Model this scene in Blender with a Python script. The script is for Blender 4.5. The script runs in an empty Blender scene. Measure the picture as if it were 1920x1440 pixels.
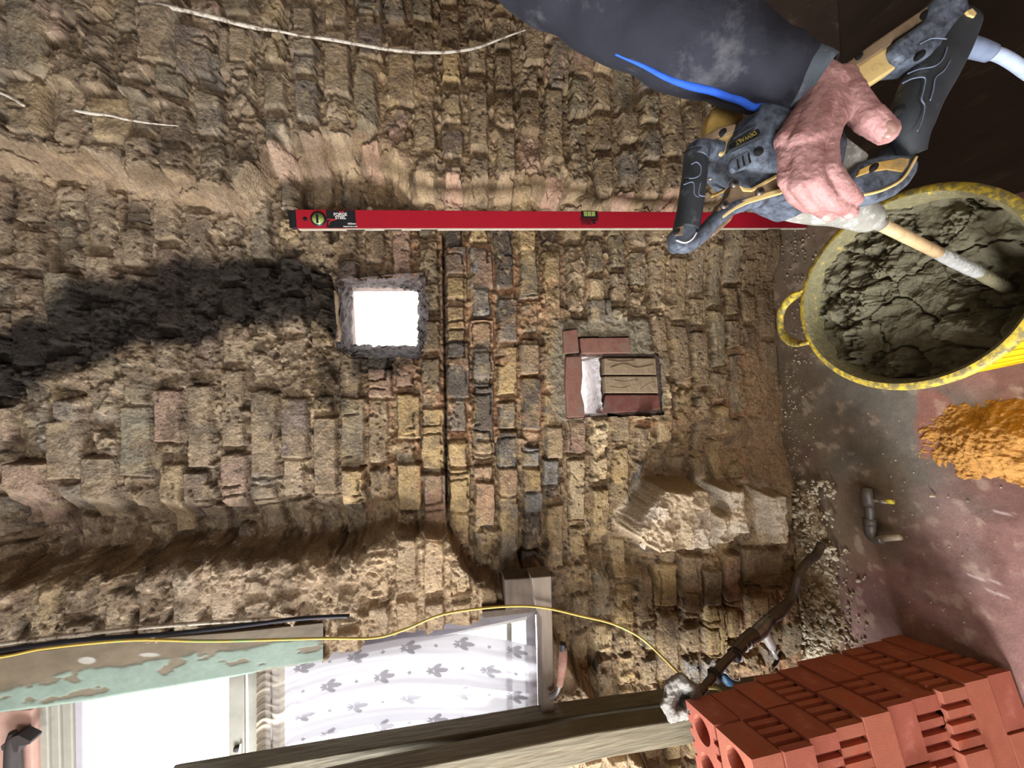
import bpy, bmesh, math, random
import numpy as np
from mathutils import Vector, Matrix
from mathutils.geometry import tessellate_polygon

random.seed(7)
RNG = np.random.default_rng(11)
SC = bpy.context.scene
COL = SC.collection

# ------------------------------------------------------------------ camera
FPX = 721.0                       # focal length in pixels of a 1920 px wide frame (phone ultra-wide)
TH = math.radians(10.0)           # looking 10 degrees down
RO = math.radians(3.0)            # hand-held roll on top of the sideways hold
CAM = Vector((0.0, 0.0, 1.19))
FW = Vector((0, math.cos(TH), -math.sin(TH)))
UP = Vector((0, math.sin(TH), math.cos(TH)))
RT = Vector((1, 0, 0))
EX = (-UP) * math.cos(RO) + (-RT) * math.sin(RO)      # photo's right edge is world down
EY = UP * math.sin(RO) + (-RT) * math.cos(RO)         # photo's bottom edge is world left
cd = bpy.data.cameras.new('camera')
cd.sensor_fit = 'HORIZONTAL'; cd.sensor_width = 36.0
cd.lens = FPX / 1920.0 * 36.0
cd.clip_start = 0.02
cam = bpy.data.objects.new('camera', cd)
X, Y, Z = EX, -EY, -FW
cam.matrix_world = Matrix(((X.x, Y.x, Z.x, CAM.x), (X.y, Y.y, Z.y, CAM.y), (X.z, Y.z, Z.z, CAM.z), (0, 0, 0, 1)))
COL.objects.link(cam)
SC.camera = cam

# ------------------------------------------------------------------ daylight, added rear fill and exposure
w = bpy.data.worlds.new('daylight'); SC.world = w; w.use_nodes = True
bg = w.node_tree.nodes['Background']
bg.inputs[0].default_value = (0.97, 0.985, 1.0, 1); bg.inputs[1].default_value = 8.0
SC.view_settings.view_transform = 'Standard'
SC.view_settings.look = 'None'
SC.view_settings.gamma = 1.0
SC.view_settings.use_curve_mapping = False
SC.view_settings.exposure = 0.12

def area(name, loc, target, sx, sy, power, col):
    l = bpy.data.lights.new(name, 'AREA'); l.shape = 'RECTANGLE'; l.size = sx; l.size_y = sy
    l.energy = power; l.color = col
    o = bpy.data.objects.new(name, l); COL.objects.link(o); o.location = loc
    d = Vector(target) - Vector(loc)
    o.rotation_euler = d.to_track_quat('-Z', 'Y').to_euler()
    return o
area('daylight_side_window', (-2.24, 0.10, 1.40), (-0.9, 0.35, 0.95), 0.85, 1.0, 118, (0.95, 0.97, 1.0))
area('rear_fill_light', (-1.3, -2.54, 1.6), (-0.1, 0.0, 1.35), 1.2, 1.3, 34, (1.0, 0.97, 0.94))  # added fill from behind the camera, no known window there


# ------------------------------------------------------------------ pixel <-> place helpers (tracing aids)
def ray(px, py):
    return FW + EX * ((px - 960.0) / FPX) + EY * ((py - 720.0) / FPX)
def W(px, py, y):
    r = ray(px, py); return CAM + r * (y / r.y)
def F(px, py, z=0.0):
    r = ray(px, py); return CAM + r * ((z - CAM.z) / r.z)
def D(px, py, d):
    return CAM + ray(px, py) * d
aEX, aEY, aFW, aC = [np.array(v) for v in (EX, EY, FW, CAM)]
def project(P):
    q = P - aC
    d = q @ aFW
    return 960 + FPX * (q @ aEX) / d, 720 + FPX * (q @ aEY) / d

# ------------------------------------------------------------------ noise
def vnoise(x, y, s, seed):
    r = np.random.default_rng(seed).random((256, 256)).astype(np.float32)
    u = x / s + 1000.37; v = y / s + 1000.11
    iu = np.floor(u).astype(int); iv = np.floor(v).astype(int)
    fu = u - iu; fv = v - iv
    fu = fu * fu * (3 - 2 * fu); fv = fv * fv * (3 - 2 * fv)
    a = r[iu & 255, iv & 255]; b = r[(iu + 1) & 255, iv & 255]
    c = r[iu & 255, (iv + 1) & 255]; d = r[(iu + 1) & 255, (iv + 1) & 255]
    return (a * (1 - fu) + b * fu) * (1 - fv) + (c * (1 - fu) + d * fu) * fv
def fbm(x, y, s, seed, o=3):
    t = 0; a = 1.0; n = 0
    for k in range(o):
        t = t + a * vnoise(x, y, s / 2 ** k, seed + k * 17); n += a; a *= 0.5
    return t / n
def cells(x, y, s, seed):
    """distance to cell border and a random value per cell"""
    r = np.random.default_rng(seed).random((64, 64, 3))
    u = x / s + 500; v = y / s + 500
    iu = np.floor(u).astype(int); iv = np.floor(v).astype(int)
    f1 = np.full(u.shape, 9.0); f2 = np.full(u.shape, 9.0); val = np.zeros(u.shape)
    for a in (-1, 0, 1):
        for b in (-1, 0, 1):
            q = r[(iu + a) & 63, (iv + b) & 63]
            d = np.hypot(iu + a + q[..., 0] - u, iv + b + q[..., 1] - v)
            n = d < f1
            f2 = np.where(n, f1, np.minimum(f2, d)); val = np.where(n, q[..., 2], val); f1 = np.where(n, d, f1)
    return (f2 - f1) * s, val
def sst(a, b, x):
    t = np.clip((x - a) / (b - a), 0, 1); return t * t * (3 - 2 * t)
def polysdf(x, y, poly):
    """negative inside"""
    d = np.full(x.shape, 1e9); ins = np.zeros(x.shape, bool)
    n = len(poly)
    for i in range(n):
        ax, ay = poly[i]; bx, by = poly[(i + 1) % n]
        ex, ey = bx - ax, by - ay
        t = np.clip(((x - ax) * ex + (y - ay) * ey) / (ex * ex + ey * ey + 1e-9), 0, 1)
        d = np.minimum(d, np.hypot(x - ax - t * ex, y - ay - t * ey))
        c = (ay > y) != (by > y)
        with np.errstate(divide='ignore', invalid='ignore'):
            xi = (bx - ax) * (y - ay) / (by - ay + 1e-12) + ax
        ins ^= c & (x < xi)
    return np.where(ins, -d, d)
def lin(c):
    c = np.array(c, float) / 255.0
    return np.where(c <= 0.04045, c / 12.92, ((c + 0.055) / 1.055) ** 2.4)

# ------------------------------------------------------------------ materials
def mat(name, col=(128, 128, 128), rough=0.7, metal=0.0, attr=False, nscale=60, namt=0.25, col2=None,
        bump=0.3, bscale=None, bdist=0.002, spec=0.4, stretch=None, dirt=None):
    m = bpy.data.materials.new(name); m.use_nodes = True
    nt = m.node_tree; N = nt.nodes; L = nt.links
    p = N['Principled BSDF']
    p.inputs['Roughness'].default_value = rough; p.inputs['Metallic'].default_value = metal
    p.inputs['Specular IOR Level'].default_value = spec
    tc = N.new('ShaderNodeTexCoord'); src = tc.outputs['Object']
    if stretch:
        mp = N.new('ShaderNodeMapping'); mp.inputs['Scale'].default_value = stretch
        L.new(src, mp.inputs['Vector']); src = mp.outputs['Vector']
    nz = N.new('ShaderNodeTexNoise'); nz.inputs['Scale'].default_value = nscale; nz.inputs['Detail'].default_value = 6
    nz.inputs['Roughness'].default_value = 0.65
    L.new(src, nz.inputs['Vector'])
    mr = N.new('ShaderNodeMapRange'); mr.inputs['From Min'].default_value = 0.3; mr.inputs['From Max'].default_value = 0.7
    L.new(nz.outputs['Fac'], mr.inputs['Value'])
    if attr:
        a = N.new('ShaderNodeAttribute'); a.attribute_name = 'Col'
        mr.inputs['To Min'].default_value = 1 - namt; mr.inputs['To Max'].default_value = 1 + namt
        mx = N.new('ShaderNodeVectorMath'); mx.operation = 'SCALE'
        L.new(a.outputs['Color'], mx.inputs[0]); L.new(mr.outputs[0], mx.inputs['Scale'])
        out = mx.outputs[0]
    else:
        c1 = lin(col); c2 = lin(col2) if col2 else np.clip(c1 * (1 - 2 * namt), 0, 1)
        mx = N.new('ShaderNodeMix'); mx.data_type = 'RGBA'
        L.new(mr.outputs[0], mx.inputs[0])
        mx.inputs[6].default_value = (*c2, 1); mx.inputs[7].default_value = (*c1, 1)
        out = mx.outputs[2]
        if dirt:
            dc, lo, hi, ds = dirt
            n2 = N.new('ShaderNodeTexNoise'); n2.inputs['Scale'].default_value = ds; n2.inputs['Detail'].default_value = 8
            n2.inputs['Roughness'].default_value = 0.7
            L.new(src, n2.inputs['Vector'])
            m2 = N.new('ShaderNodeMapRange'); m2.inputs['From Min'].default_value = lo; m2.inputs['From Max'].default_value = hi
            L.new(n2.outputs['Fac'], m2.inputs['Value'])
            x2 = N.new('ShaderNodeMix'); x2.data_type = 'RGBA'
            L.new(m2.outputs[0], x2.inputs[0]); L.new(out, x2.inputs[6]); x2.inputs[7].default_value = (*lin(dc), 1)
            out = x2.outputs[2]
    L.new(out, p.inputs['Base Color'])
    if bump:
        nb = N.new('ShaderNodeTexNoise'); nb.inputs['Scale'].default_value = bscale or nscale * 2
        nb.inputs['Detail'].default_value = 6; L.new(src, nb.inputs['Vector'])
        b = N.new('ShaderNodeBump'); b.inputs['Strength'].default_value = bump; b.inputs['Distance'].default_value = bdist
        L.new(nb.outputs['Fac'], b.inputs['Height']); L.new(b.outputs[0], p.inputs['Normal'])
    return m

M = {}
M['wall'] = mat('old_brickwork', attr=True, rough=0.95, nscale=150, namt=0.34, bump=0.8, bscale=150, bdist=0.0055, spec=0.12)
M['floor'] = mat('dusty_floor', attr=True, rough=0.62, nscale=120, namt=0.14, bump=0.35, bscale=220, bdist=0.002, spec=0.35)
M['plaster'] = mat('painted_plaster', (108, 95, 80), 0.9, nscale=5, namt=0.12, bump=0.2)
M['ceil'] = mat('ceiling_plaster', (122, 114, 102), 0.9, nscale=5, namt=0.08, bump=0.1)
M['reveal'] = mat('rough_reveal', (120, 100, 88), 0.95, nscale=60, namt=0.3, bump=0.9, bscale=110, bdist=0.006)
M['whitereveal'] = mat('limewashed_reveal', (196, 186, 186), 0.9, nscale=70, namt=0.12, bump=0.9, bscale=110, bdist=0.006, dirt=((80, 62, 60), 0.5, 0.62, 60))
M['soot'] = mat('sooty_reveal', (104, 84, 76), 0.9, nscale=60, namt=0.3, bump=1.0, bscale=120, bdist=0.01, dirt=((48, 34, 30), 0.46, 0.6, 50))
M['limewash'] = mat('limewash', (206, 198, 196), 0.9, nscale=80, namt=0.1, bump=0.8, bscale=120, bdist=0.006)
M['red'] = mat('red_lacquer', (160, 24, 40), 0.38, nscale=14, namt=0.06, bump=0.03, dirt=((70, 22, 22), 0.70, 0.78, 45))
M['alu'] = mat('worn_aluminium', (205, 190, 170), 0.45, metal=0.2, nscale=40, namt=0.15, bump=0.1)
M['black'] = mat('black_plastic', (26, 27, 30), 0.5, nscale=40, namt=0.2, bump=0.1)
M['vial'] = mat('green_vial', (150, 165, 90), 0.2, nscale=20, namt=0.1, bump=0, spec=0.8)
M['white'] = mat('white_print', (225, 222, 216), 0.6, nscale=30, namt=0.05, bump=0)
M['redprint'] = mat('red_print', (170, 40, 50), 0.6, nscale=30, namt=0.05, bump=0)
M['rubber'] = mat('dusty_black_rubber', (52, 56, 60), 0.62, nscale=30, namt=0.2, bump=0.25, bscale=300, bdist=0.001, dirt=((120, 126, 130), 0.56, 0.78, 28))
M['housing'] = mat('dusty_motor_casing', (54, 58, 66), 0.55, nscale=40, namt=0.15, bump=0.35, bscale=200, dirt=((116, 126, 142), 0.36, 0.72, 110))
M['castgrey'] = mat('mortar_splashed_casting', (152, 150, 140), 0.85, nscale=70, namt=0.14, bump=0.6, bscale=120, dirt=((205, 205, 200), 0.52, 0.68, 50))
M['yellow'] = mat('dusty_yellow_plastic', (196, 158, 84), 0.55, nscale=50, namt=0.16, bump=0.2, dirt=((128, 110, 84), 0.5, 0.66, 40))
M['cream'] = mat('pale_yellow_plastic', (222, 192, 128), 0.5, nscale=50, namt=0.1, bump=0.15, dirt=((170, 144, 100), 0.56, 0.7, 45))
M['tan'] = mat('dirty_frame_plastic', (140, 118, 92), 0.6, nscale=50, namt=0.16, bump=0.2, dirt=((96, 80, 66), 0.5, 0.66, 40))
M['amber'] = mat('amber_plastic', (150, 104, 22), 0.4, nscale=30, namt=0.15, bump=0.1)
M['print'] = mat('worn_yellow_lettering', (140, 122, 60), 0.7, nscale=120, namt=0.3, bump=0)
M['steel'] = mat('dull_steel', (120, 110, 100), 0.4, metal=0.7, nscale=60, namt=0.2, bump=0.1)
M['hole'] = mat('dark_recess', (14, 12, 11), 0.9, nscale=30, namt=0.1, bump=0)
M['cord'] = mat('grey_rubber_flex', (116, 128, 150), 0.6, nscale=60, namt=0.15, bump=0.2)
M['cordlight'] = mat('pale_dusty_flex', (172, 186, 208), 0.6, nscale=60, namt=0.15, bump=0.2)
M['shaft'] = mat('rust_tinted_shaft', (206, 176, 132), 0.55, nscale=50, namt=0.15, bump=0.4, dirt=((150, 120, 84), 0.55, 0.7, 70))
M['shaftgrey'] = mat('mortar_caked_shaft', (165, 165, 160), 0.9, nscale=90, namt=0.2, bump=0.8, bscale=160, bdist=0.004)
M['shaftmortar'] = mat('wet_mortar_coat', (120, 112, 84), 0.7, nscale=90, namt=0.2, bump=0.8, bscale=160, bdist=0.004)
M['skin'] = mat('weathered_skin', (184, 138, 134), 0.55, nscale=50, namt=0.10, bump=0.8, bscale=170, bdist=0.0025, dirt=((146, 98, 94), 0.50, 0.66, 44))
M['nail'] = mat('nail', (214, 172, 160), 0.35, nscale=60, namt=0.1, bump=0.1)
M['nail2'] = mat('bruised_nail', (150, 112, 100), 0.35, nscale=60, namt=0.15, bump=0.1)
M['sleeve'] = mat('dark_navy_fabric', (46, 47, 56), 0.88, nscale=14, namt=0.2, bump=0.6, bscale=60, bdist=0.004, dirt=((98, 98, 102), 0.52, 0.80, 16), spec=0.2)
M['cuff'] = mat('grey_cuff_fabric', (98, 106, 116), 0.9, nscale=30, namt=0.15, bump=0.4, bscale=500, bdist=0.001, dirt=((150, 160, 168), 0.56, 0.72, 30), spec=0.2)
M['blue'] = mat('bright_blue_fabric', (44, 98, 214), 0.8, nscale=60, namt=0.12, bump=0.4, bscale=400, bdist=0.001)
M['tub'] = mat('yellow_tub_plastic', (238, 200, 20), 0.42, nscale=12, namt=0.05, bump=0.05)
M['tubdirty'] = mat('mortar_smeared_tub', (134, 126, 92), 0.85, nscale=90, namt=0.2, bump=0.6, bscale=150, bdist=0.003, dirt=((214, 178, 36), 0.60, 0.70, 90))
M['tubrim'] = mat('half_clean_rim', (214, 184, 56), 0.5, nscale=60, namt=0.08, bump=0.2, dirt=((120, 108, 70), 0.42, 0.56, 70))
M['mortar'] = mat('wet_lime_mortar', attr=True, rough=0.8, nscale=150, namt=0.14, bump=0.6, bscale=260, bdist=0.002, spec=0.3)
M['sand'] = mat('orange_builders_sand', attr=True, rough=0.95, nscale=400, namt=0.3, bump=0.8, bscale=420, bdist=0.003, spec=0.1)
M['chip'] = mat('mortar_crumbs', (204, 190, 166), 0.95, nscale=60, namt=0.2, bump=0.6, bscale=200)
M['brick'] = mat('fired_red_clay', (172, 98, 80), 0.85, nscale=26, namt=0.08, bump=0.5, bscale=500, bdist=0.0012, spec=0.2, dirt=((188, 124, 106), 0.55, 0.75, 22))
M['brickb'] = mat('fired_orange_clay', (178, 106, 84), 0.85, nscale=26, namt=0.08, bump=0.5, bscale=500, bdist=0.0012, spec=0.2, dirt=((180, 84, 58), 0.55, 0.75, 18))
M['tile'] = mat('old_red_brick_face', (128, 88, 74), 0.9, nscale=45, namt=0.2, bump=0.6, bscale=160, dirt=((104, 88, 74), 0.5, 0.66, 22))
M['tile2'] = mat('dark_red_brick_face', (106, 62, 52), 0.9, nscale=45, namt=0.2, bump=0.6, bscale=160, dirt=((86, 72, 66), 0.5, 0.66, 22))
M['stone'] = mat('tan_brick_face', (136, 117, 92), 0.95, nscale=50, namt=0.15, bump=0.9, bscale=60, bdist=0.004)
M['lead'] = mat('tarnished_lead', (98, 86, 76), 0.42, metal=0.55, nscale=50, namt=0.2, bump=0.5, bscale=60, bdist=0.004, dirt=((120, 106, 92), 0.56, 0.72, 40))
M['brass'] = mat('grimy_plated_valve', (150, 146, 142), 0.35, metal=0.7, nscale=50, namt=0.25, bump=0.3)
M['zinc'] = mat('dull_zinc_fitting', (116, 110, 106), 0.5, metal=0.4, nscale=60, namt=0.2, bump=0.4)
M['clamp'] = mat('bright_clip', (210, 205, 200), 0.4, metal=0.4, nscale=50, namt=0.1, bump=0.1)
M['tagyellow'] = mat('yellow_tag', (222, 206, 70), 0.5, nscale=50, namt=0.05, bump=0.1)
M['bluecap'] = mat('blue_plastic', (34, 84, 120), 0.5, nscale=50, namt=0.1, bump=0.1)
M['lump'] = mat('white_plaster_lump', (138, 134, 126), 0.95, nscale=50, namt=0.15, bump=0.9, bscale=90, bdist=0.006, dirt=((120, 108, 98), 0.56, 0.66, 60))
M['earth'] = mat('yellow_green_flex', (196, 166, 78), 0.5, nscale=3, namt=0.1, bump=0.05, dirt=((130, 168, 104), 0.5, 0.6, 3))
M['conduit'] = mat('black_cable', (26, 26, 36), 0.45, nscale=30, namt=0.1, bump=0.1)
M['wood'] = mat('weathered_pale_timber', (118, 111, 92), 0.85, nscale=70, namt=0.2, bump=0.9, bscale=110, bdist=0.004, stretch=(1, 1, 0.10), dirt=((88, 76, 60), 0.54, 0.66, 60))
M['woodb'] = mat('ochre_timber', (118, 108, 86), 0.85, nscale=70, namt=0.2, bump=0.9, bscale=110, bdist=0.004, stretch=(1, 1, 0.10), dirt=((104, 88, 64), 0.54, 0.66, 60))
M['darkwood'] = mat('dark_old_timber', (88, 74, 62), 0.9, nscale=40, namt=0.25, bump=0.6, stretch=(0.2, 1, 1))
M['greywood'] = mat('grey_timber', (122, 108, 94), 0.9, nscale=40, namt=0.2, bump=0.6, stretch=(0.15, 1, 1))
M['post'] = mat('peeling_paint', attr=True, rough=0.7, nscale=40, namt=0.12, bump=0.4, bscale=60, bdist=0.003)
M['frame'] = mat('old_cream_paint', (142, 139, 127), 0.6, nscale=30, namt=0.08, bump=0.3, dirt=((140, 128, 112), 0.6, 0.7, 30))
M['framelilac'] = mat('pale_paint', (158, 154, 160), 0.6, nscale=30, namt=0.08, bump=0.3, dirt=((150, 140, 138), 0.6, 0.7, 30))
M['board'] = mat('dark_brown_board', (58, 45, 37), 0.7, nscale=24, namt=0.2, bump=0.3, stretch=(1.0, 0.25, 1.0), dirt=((84, 70, 60), 0.56, 0.75, 20), spec=0.25)
M['iron'] = mat('dark_iron', (52, 44, 42), 0.7, nscale=40, namt=0.2, bump=0.4)
M['pinkpaint'] = mat('pink_painted_brick', (176, 140, 126), 0.9, nscale=14, namt=0.14, bump=0.4)
M['whitestrip'] = mat('chipped_white_strip', (206, 196, 180), 0.8, nscale=60, namt=0.15, bump=0.5, dirt=((110, 94, 76), 0.5, 0.6, 40))
M['twig'] = mat('grey_old_conduit', (112, 102, 90), 0.8, nscale=60, namt=0.2, bump=0.5)

g = bpy.data.materials.new('window_glass'); g.use_nodes = True
nt = g.node_tree; N = nt.nodes; N.remove(N['Principled BSDF'])
t_ = N.new('ShaderNodeBsdfTransparent'); s_ = N.new('ShaderNodeBsdfGlossy'); s_.inputs['Roughness'].default_value = 0.02
mx = N.new('ShaderNodeMixShader'); mx.inputs[0].default_value = 0.06
nt.links.new(t_.outputs[0], mx.inputs[1]); nt.links.new(s_.outputs[0], mx.inputs[2])
nt.links.new(mx.outputs[0], N['Material Output'].inputs[0]); M['glass'] = g

c = bpy.data.materials.new('net_curtain'); c.use_nodes = True
nt = c.node_tree; N = nt.nodes; N.remove(N['Principled BSDF'])
at = N.new('ShaderNodeAttribute'); at.attribute_name = 'Col'
df = N.new('ShaderNodeBsdfDiffuse'); tl = N.new('ShaderNodeBsdfTranslucent'); tp = N.new('ShaderNodeBsdfTransparent')
for q in (df, tl): nt.links.new(at.outputs['Color'], q.inputs[0])
m1 = N.new('ShaderNodeMixShader'); m1.inputs[0].default_value = 0.18
nt.links.new(df.outputs[0], m1.inputs[1]); nt.links.new(tl.outputs[0], m1.inputs[2])
m2 = N.new('ShaderNodeMixShader')
nt.links.new(at.outputs['Alpha'], m2.inputs[0])
nt.links.new(tp.outputs[0], m2.inputs[1]); nt.links.new(m1.outputs[0], m2.inputs[2])
nt.links.new(m2.outputs[0], N['Material Output'].inputs[0]); M['curtain'] = c

# ------------------------------------------------------------------ object helpers
ORG = {}
def thing(name, label, cat, loc, group=None):
    o = bpy.data.objects.new(name, None); COL.objects.link(o); o.empty_display_size = 0.05
    o.location = loc; o['label'] = label; o['category'] = cat
    if group: o['group'] = group
    ORG[o.name] = Vector(loc)
    return o
def tag(o, label, cat, group=None, kind=None):
    o['label'] = label; o['category'] = cat
    if group: o['group'] = group
    if kind: o['kind'] = kind
    return o
def mk(name, V, Fc, m, parent=None, smooth=False, colors=None, auto=None):
    V = [Vector(v) for v in V]
    if parent is not None:
        org = ORG[parent.name]
    else:
        org = sum(V, Vector()) / len(V); org.z = min(v.z for v in V)
    me = bpy.data.meshes.new(name)
    me.from_pydata([tuple(v - org) for v in V], [], [tuple(f) for f in Fc])
    me.update()
    if smooth:
        me.polygons.foreach_set('use_smooth', [True] * len(me.polygons))
    me.materials.append(m)
    if colors is not None:
        a = me.color_attributes.new('Col', 'FLOAT_COLOR', 'POINT'); a.data.foreach_set('color', np.asarray(colors, np.float32).ravel())
    o = bpy.data.objects.new(name, me); COL.objects.link(o)
    if parent is not None: o.parent = parent
    else: o.location = org
    ORG[o.name] = org
    return o
def recalc(o):
    bm = bmesh.new(); bm.from_mesh(o.data); bmesh.ops.remove_doubles(bm, verts=bm.verts, dist=1e-6)
    bmesh.ops.recalc_face_normals(bm, faces=bm.faces); bm.to_mesh(o.data); bm.free(); return o
def bevel(o, wd=0.002, seg=3, ang=35):
    b = o.modifiers.new('bevel', 'BEVEL'); b.width = wd; b.segments = seg; b.limit_method = 'ANGLE'; b.angle_limit = math.radians(ang)
    for p in o.data.polygons: p.use_smooth = True
    wn = o.modifiers.new('normals', 'WEIGHTED_NORMAL'); wn.keep_sharp = False
    return o
def gridmesh(name, V, colors, m, keep=None, smooth=True, origin=None):
    """V: (nz,nx,3) array"""
    nz, nx = V.shape[:2]
    idx = np.arange(nz * nx).reshape(nz, nx)
    q = np.stack([idx[:-1, :-1], idx[:-1, 1:], idx[1:, 1:], idx[1:, :-1]], -1).reshape(-1, 4)
    if keep is not None:
        kv = keep.ravel(); q = q[kv[q].all(1)]
        used = np.zeros(nz * nx, bool); used[q.ravel()] = True
        remap = np.cumsum(used) - 1
        P = V.reshape(-1, 3)[used]; C_ = colors.reshape(-1, colors.shape[-1])[used]; q = remap[q]
    else:
        P = V.reshape(-1, 3); C_ = colors.reshape(-1, colors.shape[-1])
    org = np.array(origin if origin is not None else (0, 0, 0), float)
    P = P - org
    me = bpy.data.meshes.new(name)
    me.vertices.add(len(P)); me.vertices.foreach_set('co', P.astype(np.float32).ravel())
    me.loops.add(len(q) * 4); me.loops.foreach_set('vertex_index', q.astype(np.int32).ravel())
    me.polygons.add(len(q)); me.polygons.foreach_set('loop_start', np.arange(0, len(q) * 4, 4, dtype=np.int32))
    me.update(calc_edges=True); me.validate()
    if smooth: me.polygons.foreach_set('use_smooth', np.ones(len(me.polygons), bool))
    if C_.shape[1] == 3: C_ = np.concatenate([C_, np.ones((len(C_), 1))], 1)
    a = me.color_attributes.new('Col', 'FLOAT_COLOR', 'POINT'); a.data.foreach_set('color', C_.astype(np.float32).ravel())
    me.materials.append(m)
    o = bpy.data.objects.new(name, me); COL.objects.link(o); o.location = org
    ORG[o.name] = Vector(org)
    return o
def prism(name, front, ext, m, parent=None, bev=0.0015, seg=2):
    """polygon of world points extruded along ext"""
    n = len(front); ext = Vector(ext)
    V = [Vector(p) for p in front] + [Vector(p) + ext for p in front]
    Fc = [tuple(range(n)), tuple(range(2 * n - 1, n - 1, -1))] + [(i, n + i, n + (i + 1) % n, (i + 1) % n) for i in range(n)]
    o = recalc(mk(name, V, Fc, m, parent))
    if bev: bevel(o, bev, seg)
    return o
def plate(name, pts, d, th, m, parent=None, bev=0.0015):
    """pts traced in the photo, d = distance from the lens (number or per-point), th = thickness"""
    ds = d if isinstance(d, (list, tuple)) else [d] * len(pts)
    return prism(name, [D(x, y, k) for (x, y), k in zip(pts, ds)], FW * th, m, parent, bev)
def slab(name, pts, y, th, m, parent=None, bev=0.002):
    return prism(name, [W(px, py, y) for px, py in pts], (0, th, 0), m, parent, bev)
def catmull(P, k=6):
    P = [Vector(p) for p in P]; out = []
    for i in range(len(P) - 1):
        a = P[max(i - 1, 0)]; b = P[i]; c_ = P[i + 1]; d = P[min(i + 2, len(P) - 1)]
        for j in range(k):
            t = j / k
            out.append(0.5 * ((2 * b) + (c_ - a) * t + (2 * a - 5 * b + 4 * c_ - d) * t * t + (3 * b - a - 3 * c_ + d) * t ** 3))
    out.append(P[-1]); return out
def sweep(P, R, n=14, ref=None, power=2.0, wob=0.0, k=6, capr=True):
    """returns verts, faces of a tube through P; R: radius or (ra, rb) per point; ref: direction of the ra axis"""
    Rv = [Vector((r, r, 0)) if not isinstance(r, (tuple, list)) else Vector((r[0], r[1], 0)) for r in R]
    pts = catmull(P, k) if k > 1 else [Vector(p) for p in P]
    rad = catmull(Rv, k) if k > 1 else Rv
    V = []; Fc = []; prev = None
    m_ = len(pts)
    for i, p in enumerate(pts):
        t = (pts[min(i + 1, m_ - 1)] - pts[max(i - 1, 0)]).normalized()
        if ref is not None: a = Vector(ref) - t * Vector(ref).dot(t)
        elif prev is None: a = t.orthogonal()
        else: a = prev - t * prev.dot(t)
        a.normalize(); b = t.cross(a); prev = a
        for j in range(n):
            th = 2 * math.pi * j / n; cs, sn = math.cos(th), math.sin(th)
            e = 2.0 / power
            ca = math.copysign(abs(cs) ** e, cs); sa = math.copysign(abs(sn) ** e, sn)
            f = 1 + wob * (random.random() - 0.5)
            V.append(p + a * (rad[i].x * ca * f) + b * (rad[i].y * sa * f))
    for i in range(m_ - 1):
        for j in range(n):
            Fc.append((i * n + j, i * n + (j + 1) % n, (i + 1) * n + (j + 1) % n, (i + 1) * n + j))
    if capr:
        Fc.append(tuple(range(n - 1, -1, -1))); Fc.append(tuple((m_ - 1) * n + j for j in range(n)))
    return V, Fc
def tube(name, P, R, m, parent=None, **kw):
    V, Fc = sweep(P, R, **kw); return recalc(mk(name, V, Fc, m, parent, smooth=True))
def merge(parts):
    V = []; Fc = []
    for v, f in parts:
        o = len(V); V += list(v); Fc += [tuple(i + o for i in q) for q in f]
    return V, Fc
def disc(name, c0, nrm, r, h, m, parent=None, rb=None, n=20, ref=None):
    nrm = Vector(nrm).normalized()
    rr = r if rb is None else (r, rb)
    return tube(name, [Vector(c0), Vector(c0) + nrm * h], [rr, rr], m, parent, n=n, k=1, ref=ref)
def text(s, org, xd, ud, h, m, parent, name='lettering', ext=0.0004):
    cu = bpy.data.curves.new(name, 'FONT'); cu.body = s; cu.size = h; cu.extrude = ext; cu.align_x = 'CENTER'; cu.align_y = 'CENTER'
    cu.space_line = 0.8; cu.offset = h * 0.015
    t = bpy.data.objects.new(name, cu); COL.objects.link(t)
    bpy.context.view_layer.update()
    me = bpy.data.meshes.new_from_object(t.evaluated_get(bpy.context.evaluated_depsgraph_get()))
    bpy.data.objects.remove(t)
    xd = Vector(xd).normalized(); ud = (Vector(ud) - xd * Vector(ud).dot(xd)).normalized(); zd = xd.cross(ud)
    R = Matrix((xd, ud, zd)).transposed()
    po = ORG[parent.name]
    for v in me.vertices: v.co = Vector(org) + R @ v.co - po
    me.materials.clear(); me.materials.append(m)
    o = bpy.data.objects.new(name, me); COL.objects.link(o); o.parent = parent; ORG[o.name] = po
    return o
def struct(o): o['kind'] = 'structure'; return o
def box(name, a, b, m, parent=None, bev=0):
    x0, y0, z0 = a; x1, y1, z1 = b
    o = prism(name, [(x0, y0, z0), (x1, y0, z0), (x1, y0, z1), (x0, y0, z1)], (0, y1 - y0, 0), m, parent, bev)
    return o

YB = 1.15
# ------------------------------------------------------------------ back wall: old exposed brickwork
PAL = {'tan': (142, 123, 97), 'yellow': (162, 138, 94), 'grey': (116, 108, 97), 'pink': (146, 118, 100), 'dark': (84, 78, 72),
       'blue': (122, 121, 118), 'brown': (118, 99, 77), 'cream': (186, 164, 124), 'purple': (114, 100, 92), 'orange': (154, 124, 97),
       'olive': (124, 114, 93), 'pale': (186, 170, 152), 'white': (196, 186, 172), 'mortar': (130, 108, 82), 'green': (128, 124, 104), 'red': (140, 98, 82)}
PN = list(PAL); PL = np.array([lin(PAL[k]) for k in PN])

step = 0.003
xs = np.arange(-1.72, 1.62, step); zs = np.arange(-0.03, 2.5, step)
gx, gz = np.meshgrid(xs, zs)
P0 = np.stack([gx, np.full_like(gx, YB), gz], -1)
PX, PY = project(P0)
def pushed(poly, h):
    """where a traced outline sits on the base plane when its face stands h in front of it"""
    k = (YB - h) / YB
    return [(833 + (a - 833) * k, 720 + (b - 720) * k) for a, b in poly]

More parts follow.
